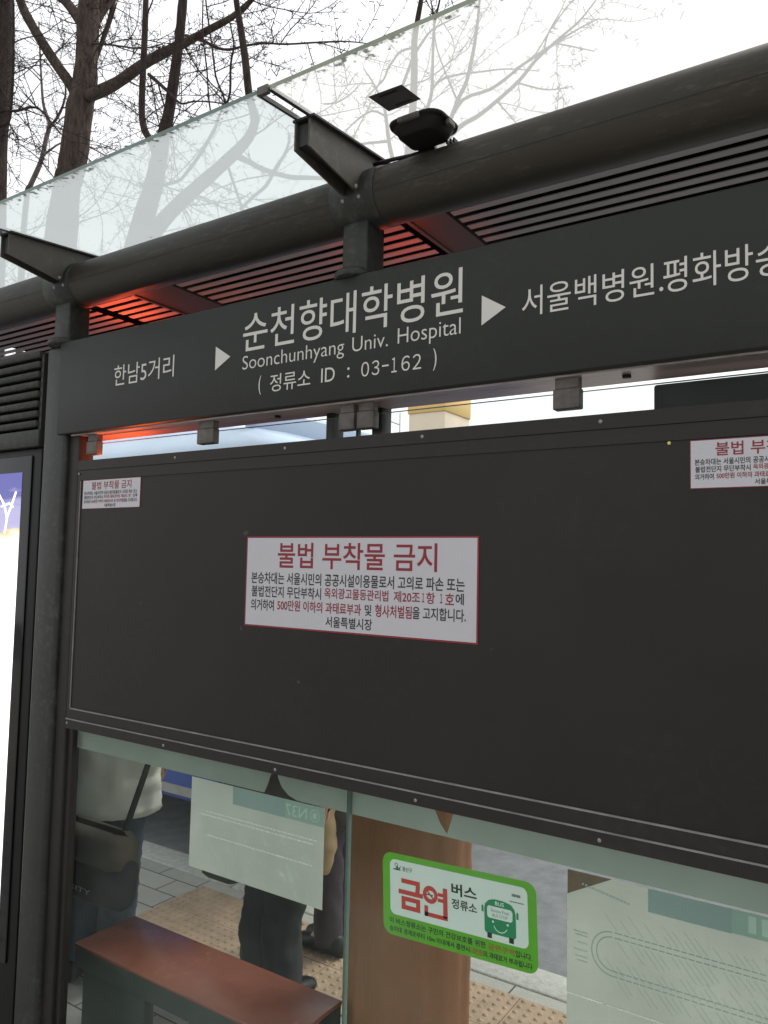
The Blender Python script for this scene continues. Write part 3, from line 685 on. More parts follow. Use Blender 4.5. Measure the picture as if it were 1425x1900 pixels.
def screen_mat():
    m = bpy.data.materials.new('lit_screen'); m.use_nodes = True; t = m.node_tree; t.nodes.clear(); n = t.nodes; l = t.links
    tc = n.new('ShaderNodeTexCoord'); sx = n.new('ShaderNodeSeparateXYZ'); no = n.new('ShaderNodeTexNoise'); no.inputs['Scale'].default_value = 9; no.inputs['Detail'].default_value = 3
    mp = n.new('ShaderNodeMapping'); mp.inputs['Rotation'].default_value = (0, R(-22), 0); mp.inputs['Scale'].default_value = (.5, 1, 2.6)
    l.new(tc.outputs['Object'], sx.inputs[0]); l.new(tc.outputs['Object'], mp.inputs[0]); l.new(mp.outputs[0], no.inputs['Vector'])
    a = n.new('ShaderNodeMath'); a.operation = 'MULTIPLY_ADD'; a.inputs[1].default_value = .22; l.new(no.outputs['Fac'], a.inputs[0]); l.new(sx.outputs['Z'], a.inputs[2])
    rp = n.new('ShaderNodeValToRGB'); e = rp.color_ramp.elements
    e[0].position = 0; e[0].color = (1, 1, 1, 1); e[1].position = 1; e[1].color = (.16, .16, .42, 1)
    for p, c in ((.42, (1, .98, .93, 1)), (.47, (.9, .66, .32, 1)), (.49, (.52, .48, .70, 1)), (.66, (.45, .44, .68, 1)), (.75, (.17, .17, .42, 1))):
        k_ = e.new(p); k_.color = c
    mr = n.new('ShaderNodeMapRange'); mr.inputs['From Min'].default_value = 1.70; mr.inputs['From Max'].default_value = 2.20
    l.new(a.outputs[0], mr.inputs['Value']); l.new(mr.outputs[0], rp.inputs[0])
    st = n.new('ShaderNodeMapRange'); st.inputs['From Min'].default_value = .2; st.inputs['From Max'].default_value = .5; st.inputs['To Min'].default_value = 1.6; st.inputs['To Max'].default_value = .9
    l.new(mr.outputs[0], st.inputs['Value'])
    em = n.new('ShaderNodeEmission'); l.new(rp.outputs[0], em.inputs[0]); l.new(st.outputs[0], em.inputs[1])
    o = n.new('ShaderNodeOutputMaterial'); l.new(em.outputs[0], o.inputs[0]); return m
M['screen'] = screen_mat()
g = B(); g.box(-3.30, -2.527, .0085, .0115, .55, 2.042); sc_ = g.build('screen', 'screen', kk)
g = B(); M['stroke'] = emit('screen_strokes', (1, 1, 1), 1.3)
for P in ([(-2.66, 1.97), (-2.62, 1.93), (-2.60, 1.88), (-2.61, 1.83)], [(-2.552, 1.975), (-2.575, 1.93), (-2.60, 1.885)], [(-2.64, 1.925), (-2.59, 1.935), (-2.565, 1.922)], [(-2.62, 1.80), (-2.59, 1.775), (-2.583, 1.735), (-2.60, 1.70), (-2.63, 1.68)]):
    g.tube([(a_, .0072, c_) for a_, c_ in P], .0035, 6)
g.build('brush_strokes', 'stroke', sc_)

# ------------------------------------------------------------------ bench
bn = thing('bench', 'reddish brown wooden bench seat behind the glass with dark side panel', 'bench', (-1.87, .3, 0))
g = B(); g.box(-2.335, -1.392, .170, .420, .438, .450, 0, .003); g.build('seat', 'bench', bn)
g = B(); g.box(-2.332, -1.395, .173, .20, .375, .4378); g.box(-2.332, -1.395, .39, .417, .375, .4378); g.build('seat_frame', 'bench_side', bn)
for x0, x1 in ((-2.30, -1.99), (-1.52, -1.44)):
    g = B(); g.box(x0, x1, .185, .225, 0, .3745, 0, .003); g.build('leg', 'bench_side', bn)

# ------------------------------------------------------------------ bus at the kerb
M['busblue'] = mat('bus_blue', (.035, .075, .30), .25, .08, 2)
M['bussheen'] = mat('bus_sky_sheen', (.60, .68, .86), .2, .06, 2)  # reflected sky put into the upper body colour
M['buswin'] = mat('bus_glass', (.015, .02, .025), .05)
M['rubber'] = mat('rubber', (.012, .012, .012), .85)
M['rim'] = mat('wheel_rim', (.30, .30, .31), .35, .1, 20)
M['busgrey'] = mat('bumper_grey', (.30, .29, .28), .5, .1, 10)
M['lens'] = mat('lamp_lens', (.7, .7, .68), .08)
bu = thing('city_bus', 'blue city bus with upper body pale with sky reflection waiting at the kerb behind the shelter', 'bus', (-7, 3.2, -.13))
def sect(z): # front profile x at height z
    P = [(.2, -2.46), (.9, -2.42), (1.3, -2.44), (1.9, -2.58), (2.3, -2.80), (2.50, -3.05), (2.64, -3.45), (2.72, -3.9), (2.76, -4.4)]
    for (a, xa), (b_, xb) in zip(P, P[1:]):
        if a <= z <= b_: return xa + (xb-xa)*(z-a)/(b_-a)
    return P[-1][1] if z > 2 else P[0][1]
def slab(z0, z1, y0, y1, out=0., n=4, xb=-12.6):
    zs = [z0 + (z1-z0)*i/n for i in range(n+1)]
    return [(xb-out, zs[0]), (xb-out, zs[-1])] + [(sect(z)+out, z) for z in zs[::-1]]
def hull(name, z0, z1, m, inset=0., n=5):
    g = B(); g.prism(slab(z0, z1, 0, 0, n=n), 'y', 2.0+inset, 4.42-inset)
    return g.build(name, m, bu)
hull('lower_body', .22, 1.15, 'busblue'); hull('window_band', 1.151, 2.16, 'buswin', .012); hull('upper_body', 2.161, 2.42, 'bussheen', .0)
rings = []
g = B()
for z_, ins in ((2.421, .0), (2.52, .03), (2.62, .09), (2.69, .19), (2.74, .34), (2.76, .55)):
    xf = sect(z_); y0, y1, xb = 2.0+ins, 4.42-ins, -12.6+ins
    rings.append([(xb, y0, z_), (xf-.25, y0, z_), (xf-.06, y0+.08, z_), (xf, y0+.3, z_), (xf, y1-.3, z_), (xf-.06, y1-.08, z_), (xf-.25, y1, z_), (xb, y1, z_)])
g.loft(rings); rf = g.build('roof', 'bussheen', bu)
g = B()
for x in (-3.55, -5.0, -6.6, -8.2): g.box(x, x+.10, 2.15, 4.2, 2.60, 2.79, 0, .03)
g.build('roof_rib', mat('roof_rib', (.36, .42, .56), .3), rf)
for x in (-3.55, -5.1, -6.7, -8.3, -9.9, -11.5):
    g = B(); g.box(x, x+.09, 1.994, 2.02, 1.15, 2.165); g.build('window_pillar', 'busblue', bu)
g = B(); g.box(-12.5, -2.6, 1.985, 1.999, .245, .30); g.build('side_strip', 'busgrey', bu)
d = B(); d.box(-3.45, -2.62, 1.985, 1.999, .33, 2.1); dd = d.build('door', 'buswin', bu)
d = B(); d.box(-3.05, -3.02, 1.975, 1.984, .36, 2.07); d.build('door_seal', 'rubber', dd)
for x in (-5.3, -10.2):
    for y0, y1 in ((1.975, 2.25), (4.17, 4.445)):
        w = B(); c = lambda r, y: [(x+r*math.cos(2*PI*i/40), y, .35+r*math.sin(2*PI*i/40)) for i in range(40)]
        w.loft([c(.28, y0), c(.44, y0), c(.475, y0+.04), c(.475, y1-.04), c(.44, y1), c(.28, y1)]); wh = w.build('wheel', 'rubber', bu)
        w = B(); w.loft([c(.10, y0-.004), c(.26, y0-.002), c(.275, y0+.03)]); w.build('rim', 'rim', wh)
for y in (2.3, 4.1):
    w = B(); w.sphere((-2.44, y, .62), .13, 0, (.4, 1, .7)); w.build('headlight', 'lens', bu)
g = B(); g.box(-2.50, -2.38, 2.05, 4.37, .20, .42, 0, .03); g.build('bumper', 'busgrey', bu)

# ------------------------------------------------------------------ people waiting
M['skin'] = mat('skin', (.50, .31, .23), .5, .06, 30)
M['hair'] = mat('hair', (.012, .010, .009), .45, .2, 60)
def skinned(name, V, E_, root, m, parent):
    me = bpy.data.meshes.new(name); bm = bmesh.new()
    lay = bm.verts.layers.skin.verify()
    bv = []
    for i, (co, r) in enumerate(V):
        v = bm.verts.new(co); v[lay].radius = (r, r) if not isinstance(r, tuple) else r
        v[lay].use_root = (i == root); bv.append(v)
    for a, b_ in E_: bm.edges.new((bv[a], bv[b_]))
    bm.to_mesh(me); bm.free()
    o = bpy.data.objects.new(name, me); COL.objects.link(o)
    o.modifiers.new('skin', 'SKIN').use_smooth_shade = True
    s = o.modifiers.new('sub', 'SUBSURF'); s.levels = 1; s.render_levels = 1
    dg = bpy.context.evaluated_depsgraph_get(); me2 = bpy.data.meshes.new_from_object(o.evaluated_get(dg), depsgraph=dg)
    bpy.data.objects.remove(o); bpy.data.meshes.remove(me); me2.name = name
    me2.materials.clear(); me2.materials.append(M[m])
    for p in me2.polygons: p.use_smooth = True
    o = bpy.data.objects.new(name, me2); COL.objects.link(o); o.parent = parent; return o
def densify(path, step=.022):
    out = []
    for a, b_ in zip(path, path[1:]):
        L = (Vector(b_[:3]) - Vector(a[:3])).length; n = max(1, int(L/step))
        for i in range(n): t = i/n; out.append(tuple(a[j]+(b_[j]-a[j])*t for j in range(5)))
    out.append(tuple(path[-1])); return out
def cloth(g, path, wr=.02, quilt=0., qf=70., drape=0., crease=0., n=36, seed=0, m=0, up=(0, 0, 1)):
    # path: (x, y, z, rx, ry); the section lies across the path
    P = densify(path); rings = []
    for i, q in enumerate(P):
        d = (Vector(P[min(i+1, len(P)-1)][:3]) - Vector(P[max(i-1, 0)][:3])).normalized()
        if abs(d.z) > .8: sx, sy = Vector((1, 0, 0)), Vector((0, 1, 0)); sx = (sx - d*sx.dot(d)).normalized(); sy = (sy - d*sy.dot(d)).normalized()
        else: sx = d.cross(Vector((0, 0, 1))).normalized(); sy = sx.cross(d).normalized()
        r_ = []
        for k_ in range(n):
            a = 2*PI*k_/n; ca, sa = math.cos(a), math.sin(a)
            p = Vector(q[:3]) + sx*ca*q[3] + sy*sa*q[4]
            nz = noise.noise(Vector((p.x*9+seed, p.y*9, p.z*5))) + .6*noise.noise(Vector((p.x*22, p.y*22+seed, p.z*14)))
            f = 1 + crease*(.2-abs(noise.noise(Vector((p.x*7+seed, p.y*7, p.z*21+p.x*16))))) + wr*nz*2.2 + drape*(noise.noise(Vector((ca*4.2+seed, sa*4.2, p.z*.55))) + .5*noise.noise(Vector((ca*9, sa*9+seed, p.z*.9)))) + (quilt*abs(math.sin(p.z*qf)) if quilt else 0)
            r_.append(Vector(q[:3]) + (sx*ca*q[3] + sy*sa*q[4])*f)
        rings.append(r_)
    g.loft(rings, m)
def person(label, x, y, z, rot, h, top, legs, hairlen=.0, arm_bend=(.1, .1), hand_fwd=(.0, .0), feet=.08, shoes='black', ax=1.0):
    """standing figure looking along local +Y"""
    root = thing('person', label, 'person', (x, y, z)); root.rotation_euler = (0, 0, R(rot))
    s = h/1.70
    V = []; E_ = []
    def v(co, r, par=None):
        V.append((tuple(c*s for c in co), r*s)); i = len(V)-1
        if par is not None: E_.append((par, i))
        return i
    pel = v((0, 0, .93), .13); sp = v((0, .01, 1.10), .125, pel); ch = v((0, .0, 1.28), .14, sp); nb_ = v((0, -.005, 1.41), .075, ch); nk = v((0, .005, 1.47), .052, nb_)
    jaw = v((0, .025, 1.525), .066, nk); hd = v((0, .012, 1.60), .082, jaw); cr = v((0, 0, 1.655), .065, hd)
    v((0, .105, 1.575), .013, hd)
    for sx in (-1, 1): v((sx*.085, .0, 1.58), .014, hd)
    hands = []
    for ii, sx in enumerate((-1, 1)):
        b_, fw = arm_bend[ii], hand_fwd[ii]
        sh_ = v((sx*.165, -.01, 1.375), .062, ch); el = v((sx*(.215+b_*.3)*ax, -.02+(1-ax)*.12, 1.11), .045, sh_); wr = v((sx*(.225+b_*.1)*ax, .03+fw, .88+fw*.7), .030, el)
        pm = v((sx*(.225+b_*.05)*ax, .05+fw*1.1, .81+fw*.7), .034, wr); bx, by, bz = sx*(.225+b_*.05)*ax, .05+fw*1.1, .81+fw*.7
        for q in range(4):
            oy = (q-1.5)*.021; L = (.07, .082, .078, .06)[q]
            k0 = v((bx, by+oy*.9, bz-.045), .010, pm); k1 = v((bx-sx*.008, by+oy, bz-.045-L*.55), .0088, k0); v((bx-sx*.024, by+oy, bz-.045-L), .0078, k1)
        t0 = v((bx-sx*.012, by+.036, bz-.015), .011, pm); v((bx-sx*.02, by+.05, bz-.05), .0095, t0)
    for sx in (-1, 1):
        hp = v((sx*.085, 0, .86), .095, pel); kn = v((sx*feet*1.02, .015, .48), .06, hp); an = v((sx*feet, -.01, .09), .040, kn); v((sx*feet, .09, .04), .040, an)
    skinned('body', V, E_, 0, 'skin', root)
    g = B(); cap = []
    for zz, r_, yo in ((1.70, .02, -.005), (1.692, .06, -.005), (1.66, .088, -.008), (1.61, .10, -.018), (1.56, .10, -.03), (1.52-hairlen*.5, .095, -.045), (1.49-hairlen, .085, -.05)):
        cap.append([(r_*math.cos(2*PI*i/24)*.93*s, (yo+r_*(math.sin(2*PI*i/24) if (math.sin(2*PI*i/24) < .35 or zz > 1.63) else .35))*s, zz*s) for i in range(24)])
    g.loft(cap[::-1]); g.build('hair', 'hair').parent = root
    g = B()
    for sx in (-1, 1): g.sphere((sx*.032*s, .088*s, 1.592*s), .009*s, 0, u=8, v=6)
    g.box(-.022*s, .022*s, .085*s, .092*s, 1.535*s, 1.541*s); g.build('eyes_and_mouth', 'hair').parent = root
    g = B()
    for sx in (-1, 1):
        f = feet*s*sx
        ring = lambda yy, wx, zt: [(f + wx*math.cos(2*PI*i/20), yy, max(.003, .002 + zt*.5*(1+math.sin(2*PI*i/20)))) for i in range(20)]
        g.loft([ring(-.085, .018, .05), ring(-.075, .036, .085), ring(-.03, .042, .10), ring(.03, .045, .085), ring(.09, .050, .062), ring(.15, .046, .052), ring(.178, .028, .04), ring(.184, .01, .02)])
    g.build('shoe', shoes).parent = root
    lm, lr, lw = legs
    for sx in (-1, 1):
        g = B(); f = feet*s*sx
        cloth(g, [(f, -.005, .045, lr*.93, lr*.98), (f, 0, .10, lr*.95, lr), (f*1.0, .01*s, .46*s, lr*1.0, lr*1.06), (.085*sx*s, 0, .80*s, lr*1.3, lr*1.35), (.07*sx*s, 0, .95*s, lr*1.35, lr*1.5)], lw, seed=sx*3+x, crease=.22, n=44)
        g.build('trouser_leg', lm).parent = root
    return root, s
def coat(root, s, m, sm, hem, rx, ry, wr=.02, quilt=0., arm_bend=(.1, .1), hand_fwd=(0, 0), flare=1.0, seed=0., sr=.07, hood=False, ax=1.0, drape=0., cr=.12):
    g = B()
    cloth(g, [(0, 0, hem, rx*.90*flare, ry*.9*flare), (0, 0, hem+.012, rx*flare, ry*flare), (0, 0, .95*s, rx*1.0, ry), (0, 0, 1.2*s, rx*.98, ry*1.0), (0, -.005, 1.34*s, rx*.93, ry*.95), (0, -.005, 1.41*s, rx*.66, ry*.75), (0, 0, 1.455*s, rx*.36, ry*.5)], wr, quilt, seed=seed, n=64, drape=drape, crease=cr)
    c = g.build('coat', m); c.parent = root
    for ii, sx in enumerate((-1, 1)):
        b_, fw = arm_bend[ii], hand_fwd[ii]; g = B()
        cloth(g, [(sx*.16*s*min(1,ax+.3), -.01*s, 1.385*s, sr*.7, sr*.7), (sx*.185*s*min(1,ax+.25), -.01*s, 1.36*s, sr*1.05, sr*1.1), (sx*(.215+b_*.3)*s*ax, (-.02+(1-ax)*.12)*s, 1.11*s, sr, sr), (sx*(.225+b_*.1)*s*ax, (.03+fw)*s, (.88+fw*.7)*s, sr*.8, sr*.8), (sx*(.225+b_*.1)*s*ax, (.033+fw)*s, (.865+fw*.7)*s, sr*.65, sr*.65)], wr*1.2, quilt, seed=seed+sx, n=28)
        g.build('sleeve', sm).parent = root
    if hood:
        g = B(); cloth(g, [(0, -.07*s, 1.36*s, .10*s, .05*s), (0, -.09*s, 1.42*s, .13*s, .075*s), (0, -.085*s, 1.49*s, .11*s, .06*s), (0, -.07*s, 1.53*s, .05*s, .03*s)], .03, seed=9)
        g.build('hood', m).parent = root
    return c
M['coat_grey'] = mat('grey_padded_nylon', (.80, .82, .76), .5, .05, 5)
M['coat_cream'] = mat('cream_sleeve', (.92, .80, .72), .55, .05, 5)
M['jeans'] = mat('jeans', (.045, .065, .10), .8, .2, 30)
M['blackcloth'] = mat('black_cloth', (.014, .016, .018), .8, .2, 20)
M['darkcoat'] = mat('dark_coat', (.045, .038, .032), .8, .15, 8)
M['tan'] = mat('tan_padding', (.36, .25, .13), .6, .1, 8)
M['purple'] = mat('plum_trousers', (.035, .024, .034), .7, .15, 10)
M['camel'] = mat('brown_wool_coat', (.235, .102, .048), .85, .08, 6, .25, 300)
M['olive'] = mat('olive_cloth', (.045, .048, .03), .8, .2, 12)
M['brownflap'] = mat('brown_flap', (.085, .072, .055), .75, .2, 8)
M['bagtext'] = mat('bag_print', (.50, .60, .60), .6)

p1, s1 = person('person in puffy light grey coat with cream sleeve at bench left end', -2.82, .64, 0, 20, 1.66, None, ('jeans', .078, .05), arm_bend=(.1, .02), hand_fwd=(.1, .10), ax=.78)
coat(p1, s1, 'coat_grey', 'coat_cream', .685, .235, .17, .035, arm_bend=(.1, .02), hand_fwd=(.1, .10), ax=.78, flare=1.04, seed=2., sr=.095)
bg = thing('shoulder_bag', 'black shoulder bag with brown flap and pale print at hip of grey-coated person', 'bag', (-2.55, .40, .44))
g = B(); bp = lambda gx, z_, ry: [(a, b_, z_) for a, b_ in rrect(-2.80-gx, -2.352+gx, .36-ry, .46+ry, .045)]
g.loft([bp(-.04, .455, -.02), bp(-.012, .47, -.004), bp(0, .50, .0), bp(.004, .60, .006), bp(-.01, .64, 0)])
g.build('pouch', 'blackcloth', bg)
g = B(); bp2 = lambda gx, z_, ry: [(a, b_, z_) for a, b_ in rrect(-2.79-gx, -2.365+gx, .352-ry, .462+ry, .045)]
g.loft([bp2(-.02, .605, -.002), bp2(.004, .615, .01), bp2(.0, .69, .012), bp2(-.02, .72, .0), bp2(-.06, .73, -.03)]); g.build('flap', 'brownflap', bg)
g = B(); g.tube([(-2.44, .44, .71), (-2.52, .62, .95), (-2.60, .76, 1.2), (-2.66, .70, 1.37), (-2.70, .62, 1.40), (-2.78, .52, 1.25), (-2.86, .46, 1.0), (-2.84, .42, .70)], .012, 8); g.build('strap', 'blackcloth', bg)
g = B(); text(g, 'VERSITY', -2.735, -2.505, .500, .518, .3505); g.build('print', 'bagtext', bg)

p2, s2 = person('person in black trousers and dark coat standing behind the N37 poster', -2.125, .93, 0, -8, 1.72, None, ('blackcloth', .080, .07), feet=.068, arm_bend=(.12, .1))
coat(p2, s2, 'darkcoat', 'darkcoat', .60, .205, .15, .03, arm_bend=(.12, .1), seed=5.)
g = B()
bq = lambda gx, z_, ry: [(a, b_, z_) for a, b_ in rrect(-2.47-gx, -2.27+gx, .86-ry, .95+ry, .03)]
g.loft([bq(-.02, .42, -.01), bq(0, .435, 0), bq(.004, .70, 0), bq(-.006, .78, -.02)])
g.tube([(-2.43, .905, .77), (-2.40, .905, .84), (-2.36, .905, .86), (-2.33, .905, .84), (-2.31, .905, .77)], .008, 8)
tag(g.build('tote_bag', 'olive', origin=(-2.37, .905, .465)), 'dark olive tote bag, its bottom showing below the N37 poster', 'bag')

p3, s3 = person('person with tan quilted sleeve and plum trousers near the kerb', -2.15, 1.40, 0.004, 92, 1.66, None, ('purple', .066, .02), feet=.05, arm_bend=(.1, .05))
coat(p3, s3, 'darkcoat', 'darkcoat', .56, .16, .13, .02, arm_bend=(.1, .05), seed=7.)
g = B(); cloth(g, [(-2.165, 1.26, .40, .02, .03), (-2.14, 1.26, .42, .055, .05), (-2.125, 1.26, .50, .062, .06), (-2.135, 1.26, .62, .065, .07), (-2.15, 1.27, .86, .07, .08), (-2.15, 1.28, .98, .05, .06)], .02, .12, 34., seed=3)
tag(g.build('padded_bag', 'tan', origin=(-2.25, 1.26, .35)), 'tan quilted padded bag hanging beside plum trousers, seen right of the N37 poster', 'bag')

p4, s4 = person('person in long straight brown wool coat standing with back to the glass', -1.258, .57, 0, 31, 1.66, None, ('blackcloth', .06, .02), hairlen=.12, feet=.07, arm_bend=(0, 0), hand_fwd=(.1, .1), ax=.55)
coat(p4, s4, 'camel', 'camel', .27, .183, .155, .012, hand_fwd=(.1, .1), flare=1.0, seed=11., sr=.058, hood=True, ax=.55, drape=.085, cr=.03)

